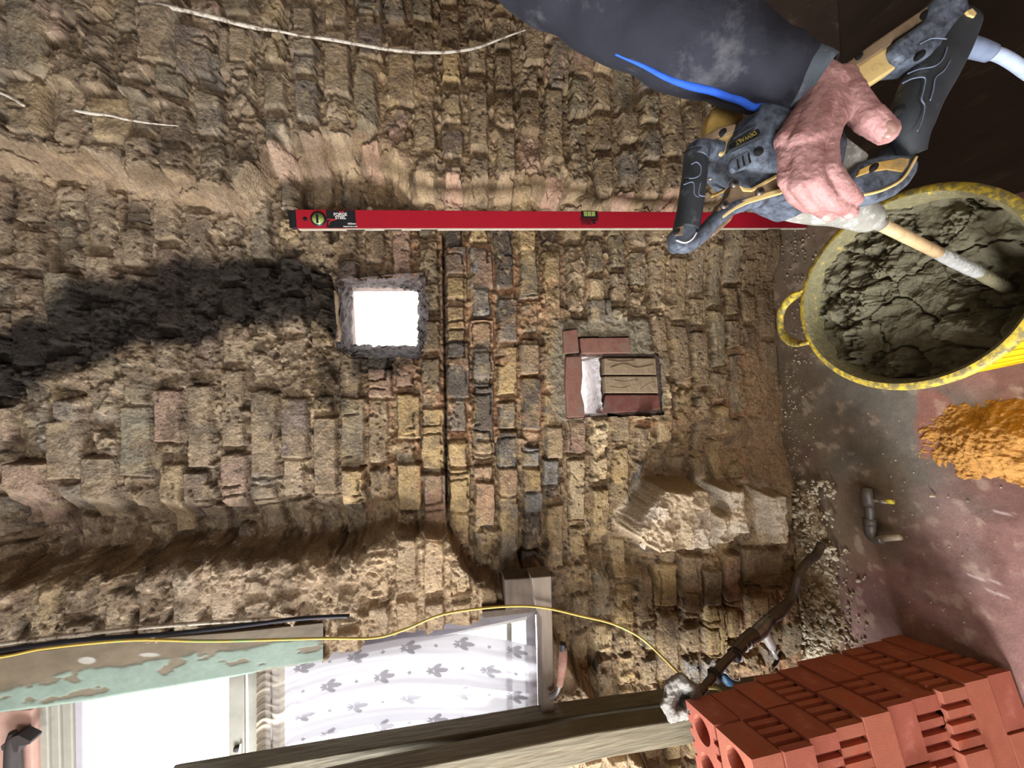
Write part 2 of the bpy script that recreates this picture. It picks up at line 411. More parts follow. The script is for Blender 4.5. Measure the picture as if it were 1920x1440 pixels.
# brick bond
wz = gz + 0.030 * gx + 0.012 * (fbm(gx, gz, 0.55, 3) - 0.5)
pc = 0.0745
ci = np.floor(wz / pc).astype(int); fz = wz - ci * pc
ci = ci - ci.min(); nC = ci.max() + 1
xx = gx + 0.010 * (fbm(gx, gz, 0.12, 5) - 0.5)
nB = 40
LEN = np.where(RNG.random((nC, nB)) < 0.5, 0.112, 0.222) + RNG.normal(0, 0.006, (nC, nB))
EDG = np.concatenate([np.full((nC, 1), -1.95), -1.95 + np.cumsum(LEN, 1)], 1) + RNG.random((nC, 1)) * 0.2
bi = np.zeros_like(ci); b0 = np.zeros_like(gx); b1 = np.zeros_like(gx)
for k in range(nC):
    m_ = ci == k
    j = np.clip(np.searchsorted(EDG[k], xx[m_]) - 1, 0, nB - 1)
    bi[m_] = j; b0[m_] = EDG[k][j]; b1[m_] = EDG[k][j + 1]
RV = RNG.random((nC, nB, 8))
rv = RV[ci, bi]
fx = xx - b0; Ln = b1 - b0
nA = fbm(gx, gz, 0.035, 21, 4); nB_ = fbm(gx, gz, 0.012, 33, 3); nCc = fbm(gx, gz, 0.11, 41, 4); nD = fbm(gx, gz, 0.4, 51, 3)
nE = fbm(gx, gz, 0.006, 61, 2)
crk, cval = cells(gx + 0.02 * nA, gz + 0.02 * nCc, 0.035, 71)
ed = np.minimum(np.minimum(fx, Ln - fx), np.minimum(fz, pc - fz)) - 0.006 - 0.016 * (nA - 0.42) - 0.006 * (nB_ - 0.5)
s = sst(0.0, 0.007, ed)
dome = np.clip(ed / 0.03, 0, 1)
hb = (rv[..., 0] - 0.5) * 0.018 + (rv[..., 1] - 0.5) * 0.14 * (fx - Ln / 2) + (rv[..., 2] - 0.5) * 0.25 * (fz - pc / 2)
hb = hb + 0.005 * (nA - 0.5) + 0.0026 * (nB_ - 0.5) + 0.003 * dome + 0.0015 * (nE - 0.5)
brk = rv[..., 3] < 0.2
facet = (cval - 0.5) * 0.020 - 0.004 * (crk < 0.0035)
hb = np.where(brk, hb - 0.008 + facet + 0.012 * (nA - 0.5), hb)
proud = rv[..., 4] > 0.93
hb = hb + proud * 0.014
gap = (fbm(gx, gz, 0.16, 81) > 0.60)
hm = -0.018 + 0.014 * (nA - 0.5) + 0.011 * (nB_ - 0.5) + 0.002 * (nE - .5) - 0.014 * gap * sst(0.5, 0.6, nCc)
smear = sst(0.61, 0.70, nCc + 0.12 * (nB_ - 0.5) + 0.16 * sst(1250, 1420, PX) + 0.05 * sst(900, 300, PY) * sst(700, 0, PX))
hs = 0.000 + 0.014 * (nA - 0.5) + 0.008 * (nB_ - 0.5) + (cval - 0.5) * 0.006
h = hm + (hb - hm) * s
h = h + (hs - h) * smear * 0.8

# colours
sel = rv[..., 5]
names = ['tan', 'brown', 'olive', 'grey', 'tan', 'pink', 'purple', 'yellow']
cum = np.array([0.24, 0.44, 0.58, 0.68, 0.80, 0.87, 0.92, 1.0])
ks = np.searchsorted(cum, sel.ravel()).reshape(sel.shape)
brickc = np.array([PL[PN.index(n)] for n in names])[np.clip(ks, 0, 7)]
names2 = ['yellow', 'dark', 'tan', 'blue', 'orange', 'yellow', 'grey', 'olive']
cum2 = np.array([0.16, 0.36, 0.50, 0.58, 0.70, 0.80, 0.92, 1.0])
k2 = np.searchsorted(cum2, sel.ravel()).reshape(sel.shape)
brick2 = np.array([PL[PN.index(n)] for n in names2])[np.clip(k2, 0, 7)]
mid = (sst(800, 850, PX) * sst(1060, 1020, PX) * sst(380, 440, PY) * sst(1120, 1000, PY))[..., None]
brickc = brickc * (1 - mid) + brick2 * mid
names3 = ['yellow', 'tan', 'tan', 'cream', 'olive', 'yellow', 'tan', 'blue']
brick3 = np.array([PL[PN.index(n)] for n in names3])[np.clip(k2, 0, 7)]
rgt = (sst(1030, 1080, PX) * sst(380, 440, PY))[..., None]
brickc = brickc * (1 - rgt) + brick3 * rgt
# patches inside bricks (two-tone stocks)
pt = sst(0.52, 0.60, fbm(gx, gz, 0.07, 91, 3)) * (rv[..., 6] > 0.35)
alt = PL[np.array([PN.index('yellow'), PN.index('grey'), PN.index('brown'), PN.index('dark')])[(rv[..., 7] * 3.99).astype(int)]]
pt = pt * (0.35 + 0.5 * mid[..., 0])
brickc = brickc * (1 - pt[..., None]) + alt * pt[..., None]
brickc = brickc * (0.82 + 0.36 * rv[..., 6:7])
mc = lin((124, 101, 74)); mo = lin((150, 112, 80)); ml = lin((148, 130, 102))
mortc = mc + (mo - mc) * (sst(0.45, 0.6, nD) * sst(600, 800, PX) * sst(400, 460, PY))[..., None]
mortc = mortc + (ml - mortc) * (sst(0.62, 0.72, nB_) * 0.7)[..., None]
cc = mortc * (1 - s[..., None]) + brickc * s[..., None]
smc = mortc * 1.0
cc = cc * (1 - 0.75 * smear[..., None]) + smc * 0.75 * smear[..., None]
cc = cc * (0.70 + 0.60 * fbm(gx, gz, 0.02, 95, 4))[..., None]
# dust film, dark pits and pale scuffs
df_ = (0.10 + 0.34 * sst(0.42, 0.62, fbm(gx, gz, 0.05, 301, 4)))[..., None] * (1 - .45 * mid)
cc = cc * (1 - df_) + lin((132, 113, 88)) * (0.7 + 0.6 * nB_[..., None]) * df_
pit = sst(0.70, 0.78, fbm(gx, gz, 0.011, 305, 2)); h = h - 0.004 * pit; cc = cc * (1 - .45 * pit[..., None])
scf = sst(0.66, 0.74, fbm(gx * 0.6 + gz * .5, gz * 1.4 - gx * .6, 0.016, 309, 3)) * .5
cc = cc * (1 - scf[..., None]) + lin((186, 166, 132)) * scf[..., None]

nF = fbm(gx, gz, 0.045, 511, 4); nG = fbm(gx, gz, 0.03, 521, 4); nH = fbm(gx, gz, 0.03, 531, 4)
# named bricks seen in the photo
def brickfeat(x0, y0, x1, y1, colname, off, rag=0.004):
    global h, cc
    m_ = (PX > x0 - 30) & (PX < x1 + 30) & (PY > y0 - 30) & (PY < y1 + 30)
    poly = pushed([(x0, y0), (x1, y0), (x1, y1), (x0, y1)], off / 1000.0)
    pxm = 1.0 / 620.0
    d = polysdf(PX[m_], PY[m_], poly) * pxm + (nA[m_] - 0.5) * rag * 2.5 + (nB_[m_] - 0.5) * rag
    k = sst(0.002, -0.004, d)
    ring = sst(0.012, 0.004, d) * (1 - k)
    r = RNG.random(3) - 0.5
    hh = off / 1000.0 + 0.005 * (nA[m_] - 0.5) + 0.004 * (nB_[m_] - 0.5) + 0.0015 * (nE[m_] - .5) + r[0] * 0.10 * (gx[m_] - gx[m_].mean()) + r[1] * .1 * (gz[m_] - gz[m_].mean())
    v = h[m_]; v = v * (1 - k) + hh * k; v = v - 0.006 * ring; h[m_] = v
    c_ = lin(PAL[colname]) * (0.62 + 0.76 * fbm(gx[m_], gz[m_], 0.03, 95, 4))[:, None]
    mm_ = (k * (0.9 - 0.6 * sst(0.5, 0.62, nF[m_])))[:, None]
    cc[m_] = cc[m_] * (1 - mm_) + c_ * mm_
for a in [(640, 880, 682, 950, 'yellow', 22), (683, 20, 722, 75, 'grey', 8), (683, 90, 725, 152, 'purple', 8),
          (90, 208, 150, 292, 'yellow', 12), (235, 235, 297, 302, 'yellow', 6), (45, 120, 108, 200, 'grey', 8), (112, 62, 172, 198, 'olive', 8),
          (182, 30, 240, 112, 'olive', 7), (322, 30, 378, 88, 'tan', 6), (320, 92, 378, 178, 'tan', 8), (380, 115, 432, 190, 'purple', 5),
          (445, 110, 492, 186, 'tan', 7), (563, 75, 608, 150, 'tan', 8), (1060, 85, 1095, 185, 'pink', 6), (1020, 118, 1052, 200, 'grey', 5),
          (975, 35, 1008, 155, 'tan', 8), (735, 130, 780, 230, 'tan', 5), (625, 130, 668, 215, 'tan', 7),
          (529, 745, 578, 858, 'purple', 9), (472, 737, 520, 893, 'tan', 10), (590, 782, 632, 925, 'tan', 12), (350, 722, 394, 878, 'tan', 10),
          (220, 762, 272, 895, 'green', 12), (412, 852, 460, 958, 'pink', 10), (340, 885, 385, 985, 'purple', 8), (148, 858, 208, 985, 'tan', 14),
          (0, 868, 75, 1000, 'pink', 24), (85, 790, 148, 900, 'tan', 10), (283, 730, 335, 830, 'pink', 6), (470, 910, 515, 1000, 'tan', 6),
          (640, 745, 684, 872, 'olive', 5), (745, 740, 788, 822, 'yellow', 5), (791, 765, 832, 880, 'yellow', 6), (795, 890, 838, 1000, 'pink', 12),
          (745, 870, 790, 960, 'yellow', 9), (690, 690, 735, 745, 'pink', 7), (840, 640, 880, 745, 'dark', 4), (887, 660, 926, 710, 'grey', 8),
          (890, 720, 926, 835, 'dark', 3), (980, 708, 1016, 805, 'dark', 5), (935, 755, 970, 805, 'grey', 5), (937, 808, 972, 905, 'dark', 4),
          (985, 838, 1014, 876, 'blue', 6), (975, 645, 1013, 702, 'tan', 10), (895, 828, 928, 850, 'yellow', 6), (843, 880, 882, 962, 'yellow', 8),
          (893, 905, 930, 990, 'orange', 8), (940, 945, 976, 1075, 'grey', 8), (937, 880, 972, 930, 'orange', 6), (985, 880, 1018, 925, 'yellow', 8),
          (985, 925, 1020, 962, 'blue', 9), (1028, 800, 1060, 862, 'tan', 9), (1020, 862, 1050, 912, 'blue', 6), (1064, 790, 1100, 850, 'pink', 7),
          (840, 830, 878, 875, 'yellow', 7), (838, 520, 875, 560, 'yellow', 6), (838, 575, 872, 640, 'yellow', 4), (935, 560, 970, 640, 'grey', 5),
          (888, 470, 925, 540, 'pink', 5), (838, 460, 876, 515, 'grey', 4), (975, 470, 1012, 560, 'olive', 5), (1105, 560, 1150, 605, 'grey', 6),
          (880, 600, 925, 650, 'orange', 5), (935, 650, 970, 740, 'yellow', 4), (1165, 960, 1200, 1020, 'tan', 8),
          (1235, 1060, 1275, 1140, 'yellow', 6), (1282, 1045, 1320, 1150, 'tan', 8), (1320, 1070, 1355, 1140, 'olive', 6), (1362, 1040, 1392, 1140, 'pink', 8),
          (1395, 1030, 1470, 1100, 'tan', 8), (1240, 1155, 1275, 1280, 'tan', 10), (1330, 1140, 1365, 1235, 'yellow', 8), (1405, 1120, 1440, 1180, 'cream', 8)]:
    brickfeat(*a)

# flaked blotches across brick and joint, then open cracks along some joints
for nn_, cl_, am in ((nG, (158, 138, 96), .38), (nH, (80, 72, 64), .42)):
    bl = (sst(0.60, 0.68, nn_) * am)[..., None]; cc = cc * (1 - bl) + lin(cl_) * (0.7 + .6 * nB_[..., None]) * bl
edr = np.minimum(np.minimum(fx, Ln - fx), np.minimum(fz, pc - fz)) - 0.010 - 0.014 * (nA - 0.42)
crack = sst(0.0032, 0.0012, np.abs(edr)) * sst(0.50, 0.58, fbm(gx, gz, 0.09, 541, 3)) * (1 - .7 * smear)
h = h - 0.014 * crack
cc = cc * (1 - .35 * crack[..., None])
# macro relief: piers either side of the recess
def polyline(pts, x): return np.interp(x, [p[0] for p in pts], [p[1] for p in pts])
E1 = polyline([(a, 720 + (b - 720) * 0.93) for a, b in [(-400, 255), (0, 285), (200, 310), (350, 345), (480, 372), (520, 300), (600, 275), (680, 268), (730, 290), (780, 345), (900, 352), (1000, 335), (1060, 362), (1200, 382), (1330, 378), (1600, 380)]], PX)
E2 = polyline([(a, 720 + (b - 720) * 0.93) for a, b in [(-400, 1120), (0, 1092), (150, 1080), (290, 1062), (500, 1040), (620, 1050), (680, 1020), (740, 995), (800, 1000), (840, 1020), (880, 1085), (960, 1130), (1030, 1200), (1100, 1330), (1300, 1600)]], PX)
rag = 16 * (np.floor(rv[..., 4] * 4) / 4 - 0.4)
t1 = sst(14, -22, PY - E1 - rag * 0.6 - 10 * (nA - .5)); t2 = sst(-10, 12, PY - E2 - rag - 14 * (nA - .5))
_, cv3 = cells(gx + .03 * nA, gz + .03 * nCc, 0.05, 401); ramp = 4 * t1 * (1 - t1) + 4 * t2 * (1 - t2)
ramp2 = sst(60, 0, np.abs(PY - E2)) * sst(800, 650, PX)
h = h + 0.085 * t1 + 0.085 * t2 + ramp * (0.030 * (cv3 - .5) + 0.030 * (nA - .5)) + ramp2 * (0.030 * (cv3 - .5) + .02 * (nA - .5))
h = h + 0.05 * (nD - 0.5)
# chamfered pier corner: paler brick, with the window light on it painted in
ch = sst(30, 8, np.abs(PY - E1 + 4)) * s * sst(0.35, 0.6, rv[..., 7]) * sst(-100, 0, PX)
pal = lin((206, 178, 138)); pk = lin((206, 164, 140))
cch = np.where(rv[..., 6:7] > 0.5, pal, pk)
ch = ch * (0.45 + .4 * sst(420, 560, PX))
cc = cc * (1 - 0.75 * ch[..., None]) + cch * 0.75 * ch[..., None]
rb = sst(-30, 0, PY - E1) * sst(60, 25, PY - E1) * sst(520, 440, PX)
cc = cc * (1 - 0.5 * rb[..., None]) + lin((160, 136, 106)) * 0.5 * rb[..., None]
# bricks by the window: colour lightened to paint in the daylight on them
wn = t2 * sst(330, 420, PX) * sst(0, 25, PY - E2)
cc = cc * (1 - 0.5 * wn[..., None]) + (lin((190, 166, 134)) * (0.8 + 0.4 * rv[..., 6:7])) * 0.5 * wn[..., None]
def dent(poly, depth, soft=18, col=None, ck=0.6):
    global h, cc
    d = polysdf(PX, PY, poly) + 18 * (nA - 0.5)
    k = sst(soft, -soft, d); h = h + depth * k
    if col is not None: cc = cc * (1 - ck * k[..., None]) + lin(col) * (0.75 + 0.5 * nB_[..., None]) * ck * k[..., None]
dent([(545, 290), (700, 285), (770, 340), (775, 380), (560, 385)], -0.05, 16)
dent([(1225, 850), (1320, 815), (1440, 840), (1470, 920), (1360, 915), (1250, 925), (1215, 960), (1200, 930)], -0.045, 22)
dent([(1110, 1010), (1190, 1000), (1230, 1075), (1160, 1085), (1110, 1060)], -0.05, 16)
dent([(970, 1040), (1010, 1035), (1025, 1070), (985, 1080)], -0.04, 8)
dent([(0, 940), (300, 960), (640, 950), (740, 940), (735, 990), (640, 1030), (450, 1020), (200, 1050), (0, 1075)], -0.06, 30)
# overhanging band of brick at upper right of the flue
up_ = polyline([(-400, 165), (0, 185), (150, 215), (330, 240), (430, 250)], PX)
ov = sst(4, -6, PY - up_) * sst(460, 330, PX)
h = h + 0.022 * ov
# soot
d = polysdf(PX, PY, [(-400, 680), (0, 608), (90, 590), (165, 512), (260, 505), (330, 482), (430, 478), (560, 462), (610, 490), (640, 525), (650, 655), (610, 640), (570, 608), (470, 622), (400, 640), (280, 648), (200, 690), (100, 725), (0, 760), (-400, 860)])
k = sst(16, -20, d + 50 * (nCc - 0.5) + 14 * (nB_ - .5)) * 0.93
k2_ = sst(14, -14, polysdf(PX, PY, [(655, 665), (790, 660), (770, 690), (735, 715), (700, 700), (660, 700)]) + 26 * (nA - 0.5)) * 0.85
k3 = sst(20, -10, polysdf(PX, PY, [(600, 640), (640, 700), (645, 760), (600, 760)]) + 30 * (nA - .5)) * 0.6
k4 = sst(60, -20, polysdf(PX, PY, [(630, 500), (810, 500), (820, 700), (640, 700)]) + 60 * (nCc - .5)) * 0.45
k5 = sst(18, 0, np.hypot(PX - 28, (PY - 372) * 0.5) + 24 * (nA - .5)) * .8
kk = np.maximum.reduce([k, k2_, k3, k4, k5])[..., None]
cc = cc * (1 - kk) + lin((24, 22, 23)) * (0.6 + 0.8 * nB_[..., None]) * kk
# dirtier low wall
low = (sst(1360, 1470, PX) * sst(1050, 900, PY))[..., None] * 0.6
cc = cc * (1 - low) + lin((120, 98, 72)) * (0.7 + 0.6 * nA[..., None]) * low
h = h * (1 - 0.55 * low[..., 0])
brownish = (sst(760, 500, PX) * 0.30)[..., None]
cc = cc * (1 - brownish) + cc.mean(-1, keepdims=True) * np.array([1.10, 0.98, 0.84]) * brownish
lumpz = np.zeros_like(h)
# pale lime lumps broken out near the floor
for poly, hh in [([(1212, 965), (1252, 922), (1338, 918), (1346, 1000), (1343, 1036), (1236, 1044), (1195, 1010), (1200, 985)], 0.10),
                 ([(1362, 920), (1402, 916), (1415, 1005), (1372, 1010), (1380, 960)], 0.07), ([(1448, 930), (1482, 930), (1490, 1022), (1462, 1030)], 0.06),
                 ([(1345, 965), (1380, 960), (1385, 1020), (1350, 1025)], 0.05)]:
    p2 = pushed(poly, hh)
    d = polysdf(PX, PY, p2) + 9 * (nA - 0.5) + 4 * (nB_ - .5)
    k = sst(3, -6, d)
    kc = sst(16, 2, d); lumpz = np.maximum(lumpz, sst(26, 6, d))
    h = h * (1 - k) + (hh + 0.03 * (nA - 0.5) + 0.014 * (nB_ - .5) + 0.016 * (cval - 0.5)) * k
    wc = lin((198, 184, 164)) * (0.8 + 0.4 * nB_[..., None]); yc = lin((176, 148, 100)) * (0.8 + .4 * nB_[..., None])
    wc = wc + (yc - wc) * (0.45 * sst(0.52, 0.62, nCc))[..., None]
    cc = cc * (1 - kc[..., None] * .9) + wc * kc[..., None] * .9
# grey cement around the air brick
d = polysdf(PX, PY, [(1045, 605), (1215, 600), (1225, 660), (1245, 680), (1245, 780), (1205, 770), (1050, 790), (1035, 700)])
k = sst(14, -4, d + 16 * (nA - .5))
h = h * (1 - k) + (-0.002 + 0.010 * (nA - .5) + 0.008 * (nB_ - .5)) * k
cc = cc * (1 - k[..., None] * .8) + lin((116, 110, 94)) * (0.7 + .6 * nB_[..., None]) * k[..., None] * .8
# slot left by a slate course
sl = sst(3.4, 1.8, np.abs(PX - (831 + (PY - 430) * 0.013))) * sst(420, 440, PY) * sst(985, 930, PY)
h = h - 0.022 * sl; cc = cc * (1 - .95 * sl[..., None]) + lin((24, 21, 20)) * .95 * sl[..., None]
# dirt fillet at the floor
h = h - 0.045 * sst(1290, 1440, PX) * sst(440, 540, PY) * sst(930, 840, PY)

HOLE = [(640, 528), (790, 516), (800, 560), (798, 640), (782, 672), (660, 668), (636, 650)]
NICHE = [(1062, 632), (1178, 632), (1180, 664), (1236, 664), (1244, 778), (1062, 784)]
OPEN = [(-500, 1300), (0, 1222), (160, 1206), (430, 1186), (520, 1174), (590, 1170), (604, 1200), (607, 1236), (650, 1212), (680, 1216), (690, 1194), (745, 1198), (752, 1180), (800, 1190), (815, 1176), (900, 1174), (905, 1158), (940, 1150), (1030, 1150), (1040, 1330), (900, 1390), (700, 1440), (600, 1750), (-500, 1750)]
keep = (polysdf(PX, PY, pushed(HOLE, 0.0)) + 7 * (nA - .5) > 0) & (polysdf(PX, PY, NICHE) > 0) & (polysdf(PX, PY, pushed(OPEN, 0.07)) + 6 * (nA - .5) > 0)
# steep faces get relief and colour that run through the depth of the wall, not smeared along it
for it in range(2):
    g0, g1 = np.gradient(h, step); st = sst(0.9, 2.0, np.hypot(g0, g1)) ; st = (st + np.roll(st, 1, 0) + np.roll(st, -1, 0) + np.roll(st, 1, 1) + np.roll(st, -1, 1)) / 5
    st = st * np.clip(sst(34, 14, np.abs(PY - E1)) + sst(36, 14, np.abs(PY - E2)) * sst(1000, 900, PX) + lumpz, 0, 1)
    n3d = fbm(gx + 1.1 * h, gz + 0.5 * h, 0.028, 601 + it, 4)
    h = h + 0.016 * (n3d - 0.5) * st
cR, vR = cells(gx + 1.2 * h, gz + .2 * h, 0.05, 611)
rc = np.where((vR > .6)[..., None], lin((150, 128, 98)), np.where((vR > .3)[..., None], lin((112, 94, 72)), lin((132, 112, 90)))) * (0.6 + 0.8 * fbm(gx + 1.1 * h, gz + .5 * h, 0.02, 621, 4))[..., None]
keepdark = (1 - kk) * (st * .8 * (1 - .8 * lumpz) * (1 - .75 * ch))[..., None]
cc = cc * (1 - keepdark) + rc * keepdark
V = np.stack([gx, YB - h, gz], -1)
cc = np.clip((cc * .88 + cc.mean(-1, keepdims=True) * .12) * np.array([0.92, 0.88, 0.83]), 0, 1)
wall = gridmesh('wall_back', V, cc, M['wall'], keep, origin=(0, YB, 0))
struct(wall)
del V

# tunnels through the wall thickness
def tunnel(name, outer, y0, inner, y1, m, nseg=14, nd=10, amp=0.006, parent=None):
    def dens(poly, y):
        out = []
        n = len(poly)
        for i in range(n):
            a = poly[i]; b = poly[(i + 1) % n]
            for j in range(nseg): out.append((a[0] + (b[0] - a[0]) * j / nseg, a[1] + (b[1] - a[1]) * j / nseg))
        return out
    o_, i_ = dens(outer, y0), dens(inner, y1); n = len(o_)
    V = []; Fc = []
    for k in range(nd + 1):
        t = k / nd
        for j in range(n):
            a = W(*o_[j], y0); b = W(*i_[j], y1); p = a.lerp(b, t)
            q = Vector((random.uniform(-1, 1), 0, random.uniform(-1, 1))) * amp * (1 if 0 < k else 0.3)
            V.append(p + q)
    for k in range(nd):
        for j in range(n): Fc.append((k * n + j, k * n + (j + 1) % n, (k + 1) * n + (j + 1) % n, (k + 1) * n + j))
    return mk(name, V, Fc, m, parent, smooth=True)
big = lambda poly, k=3: [(sum(p[0] for p in poly) / len(poly) + (a - sum(p[0] for p in poly) / len(poly)) * (1 + k / 60), sum(p[1] for p in poly) / len(poly) + (b - sum(p[1] for p in poly) / len(poly)) * (1 + k / 60)) for a, b in poly]
tn = tunnel('trim_1', big(HOLE, 4), YB - 0.012, [(661, 539), (735, 540), (783, 546), (784, 600), (782, 650), (720, 648), (662, 648)], 1.36, M['soot'])
struct(tn)
# thin outer skin of the wall so daylight only enters by real openings
skin_px = [(-900, -900), (2300, -900), (2300, 1300), (-900, 1300)]

# ------------------------------------------------------------------ outer masonry behind, with openings
def wallpiece(name, x0, x1, z0, z1, y0, y1, m): return struct(box(name, (x0, y0, z0), (x1, y1, z1), m))
hc = [W(661, 539, 1.36), W(784, 546, 1.36), W(784, 650, 1.36), W(661, 650, 1.36)]
hx0, hx1 = min(p.x for p in hc) , max(p.x for p in hc); hz0, hz1 = min(p.z for p in hc), max(p.z for p in hc)
nc_ = [W(1078, 664, 1.30), W(1140, 770, 1.30)]
nx0, nx1 = min(p.x for p in nc_), max(p.x for p in nc_)
nz1 = W(1092, 700, YB).z + 0.12; nz0 = W(1134, 700, YB).z
winx = W(600, 1190, 1.2).x
yo = 1.36
wallpiece('wall_outer', winx, 1.9, -0.1, nz0, yo, yo + 0.06, M['reveal'])
wallpiece('wall_outer', winx, nx0, nz0, nz1, yo, yo + 0.06, M['reveal'])
wallpiece('wall_outer', nx1, 1.9, nz0, nz1, yo, yo + 0.06, M['reveal'])
wallpiece('wall_outer', winx, 1.9, nz1, hz0, yo, yo + 0.06, M['reveal'])
wallpiece('wall_outer', winx, hx0, hz0, hz1, yo, yo + 0.06, M['reveal'])
wallpiece('wall_outer', hx1, 1.9, hz0, hz1, yo, yo + 0.06, M['reveal'])
wallpiece('wall_outer', winx, 1.9, hz1, 2.7, yo, yo + 0.06, M['reveal'])
wallpiece('wall_outer', -2.3, winx, -0.1, W(1030, 1250, 1.2).z - 0.01, 1.2, yo + 0.06, M['reveal'])

# air opening with brick facings
a_ = thing('air_vent', 'square wall opening framed by old red bricks, white daylight crossing it beside two tan bricks', 'vent', W(1240, 720, YB))
def vb(name, pts, y, th, m, **k): return slab(name, pts, y, th, m, a_, 0.004)
vb('lintel_brick', [(1062, 668), (1091, 667), (1093, 705), (1090, 735), (1096, 760), (1097, 782), (1064, 784), (1060, 720)], YB - 0.014, 0.05, M['tile'])
vb('facing_brick', [(1056, 620), (1083, 616), (1087, 661), (1058, 664)], YB - 0.012, 0.06, M['tile'])
vb('facing_brick', [(1088, 633), (1181, 632), (1183, 662), (1090, 663)], YB - 0.006, 0.06, M['tile'])
vb('cement_bed', [(1062, 640), (1186, 636), (1240, 670), (1246, 780), (1236, 792), (1130, 772), (1128, 672), (1088, 668)], YB + 0.022, 0.16, M['reveal'])
t1o = vb('tan_brick', [(1133, 671), (1230, 671), (1232, 703), (1134, 703)], YB - 0.004, 0.05, M['stone']); t1o['label'] = 'tan brick with combed face'
t2o = vb('tan_brick', [(1134, 705), (1233, 705), (1236, 737), (1137, 737)], YB - 0.006, 0.05, M['stone']); t2o['label'] = 'tan brick with combed face'
for ln in [((1145, 690), (1170, 683), (1195, 690), (1225, 684)), ((1140, 676), (1165, 679), (1190, 676)), ((1142, 725), (1165, 728), (1180, 724)), ((1200, 730), (1215, 720), (1228, 716)), ((1145, 712), (1170, 716), (1195, 712))]:
    tube('tooling_ridge', [W(x, y, YB - 0.006) for x, y in ln], [0.0012] * len(ln), M['stone'], t1o if ln[0][1] < 704 else t2o, n=6, k=4)
vb('sill_brick', [(1136, 740), (1236, 740), (1240, 768), (1160, 774), (1128, 776)], YB + 0.004, 0.05, M['tile2'])
# limewashed sill running out to daylight
sz = W(1133, 720, YB).z
p = [W(1133, 668, YB + .004), W(1140, 775, YB + .004)]
nn = 24; V = np.zeros((nn, nn, 3)); 
for i in range(nn):
    for j in range(nn):
        x = p[0].x + (p[1].x - p[0].x) * i / (nn - 1); y = YB + .004 + (yo - YB + .06) * j / (nn - 1)
        V[j, i] = (x, y, sz + 0.009 + random.uniform(-.003, .003) - 0.01 * j / nn)
o = gridmesh('sill', V, np.ones((nn, nn, 3)), M['limewash'], origin=ORG[a_.name]); o.parent = a_; o.location = (0, 0, 0)
xa, xb = min(p[0].x, p[1].x), max(p[0].x, p[1].x)
box('reveal_cheek', (xa - 0.03, YB + 0.03, sz - 0.02), (xa, yo + .03, nz1 + 0.02), M['limewash'], a_, 0.003)
box('reveal_cheek', (xb, YB + 0.03, sz - 0.02), (xb + 0.03, yo + .03, nz1 + 0.02), M['limewash'], a_, 0.003)

# ------------------------------------------------------------------ floor
fx_ = np.concatenate([np.arange(-2.3, -1.3, 0.1), np.arange(-1.3, 1.3, 0.005), np.arange(1.3, 2.25, 0.1)])
fy_ = np.concatenate([np.arange(-2.6, 0.0, 0.1), np.arange(0.0, 1.2, 0.005), [1.2, 1.4]])
GX, GY = np.meshgrid(fx_, fy_)
FP = np.stack([GX, GY, np.zeros_like(GX)], -1)
FXp, FYp = project(FP)
infront = ((FP - aC) @ aFW) > 0.1
n1 = fbm(GX, GY, 0.25, 101, 5); n2 = fbm(GX, GY, 0.03, 111, 4); n3 = fbm(GX, GY, 0.09, 121, 4)
redp = lin((138, 102, 95)); redd = lin((116, 84, 77)); grey = lin((118, 114, 106)); dirt = lin((112, 96, 76)); dk = lin((74, 66, 56))
fc = redp + (redd - redp) * sst(0.4, 0.6, n3)[..., None]
gm = sst(40, -60, polysdf(FXp, FYp, [(1430, 350), (1700, 700), (1760, 760), (1730, 880), (1800, 960), (1700, 1000), (1640, 1000), (1560, 1020), (1440, 1100)]) - 20 + 260 * (n1 - 0.5)) * infront
fc = fc + (grey - fc) * (0.92 * gm)[..., None]
fc = fc + (lin((150, 124, 118)) - fc) * (0.55 * sst(0.46, 0.62, n1))[..., None]
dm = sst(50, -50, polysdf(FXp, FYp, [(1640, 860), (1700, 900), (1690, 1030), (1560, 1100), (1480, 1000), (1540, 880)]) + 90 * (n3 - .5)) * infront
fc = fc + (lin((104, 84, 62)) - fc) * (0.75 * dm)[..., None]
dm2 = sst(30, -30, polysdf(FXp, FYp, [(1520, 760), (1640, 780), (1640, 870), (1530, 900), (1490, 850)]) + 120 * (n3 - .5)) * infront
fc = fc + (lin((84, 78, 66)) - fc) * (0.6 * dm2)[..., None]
em = sst(0.20, 0.04, YB - GY + 0.1 * (n3 - 0.5) - 0.12 * sst(0.1, 0.4, GX))
fc = fc + (dirt - fc) * (0.8 * em)[..., None]
sq = sst(3, -3, polysdf(FXp, FYp, [(1497, 838), (1530, 836), (1531, 868), (1498, 870)]) + 5 * (n2 - .5)) * infront
fc = fc + (lin((104, 74, 70)) - fc) * (.6 * sq)[..., None]
rd = sst(8, -8, polysdf(FXp, FYp, [(1730, 745), (1800, 740), (1790, 850), (1735, 850)]) + 60 * (n3 - .5)) * infront
fc = fc + (lin((158, 94, 84)) - fc) * (.6 * rd)[..., None]
sp = sst(0.66, 0.72, n2)[..., None]
fc = fc * (1 - 0.3 * sp) + lin((190, 170, 150)) * 0.3 * sp
fc = fc * (0.8 + 0.4 * n2)[..., None]
for (ax, ay, bx, by) in [(1812, 1078, 1875, 1095), (1845, 1105, 1890, 1120), (1860, 960, 1900, 965)]:
    t = np.clip(((FXp - ax) * (bx - ax) + (FYp - ay) * (by - ay)) / ((bx - ax) ** 2 + (by - ay) ** 2), 0, 1)
    dd = np.hypot(FXp - ax - t * (bx - ax), FYp - ay - t * (by - ay))
    fc = fc + (lin((205, 180, 178)) - fc) * (.6 * sst(2.5, 0.8, dd) * infront)[..., None]
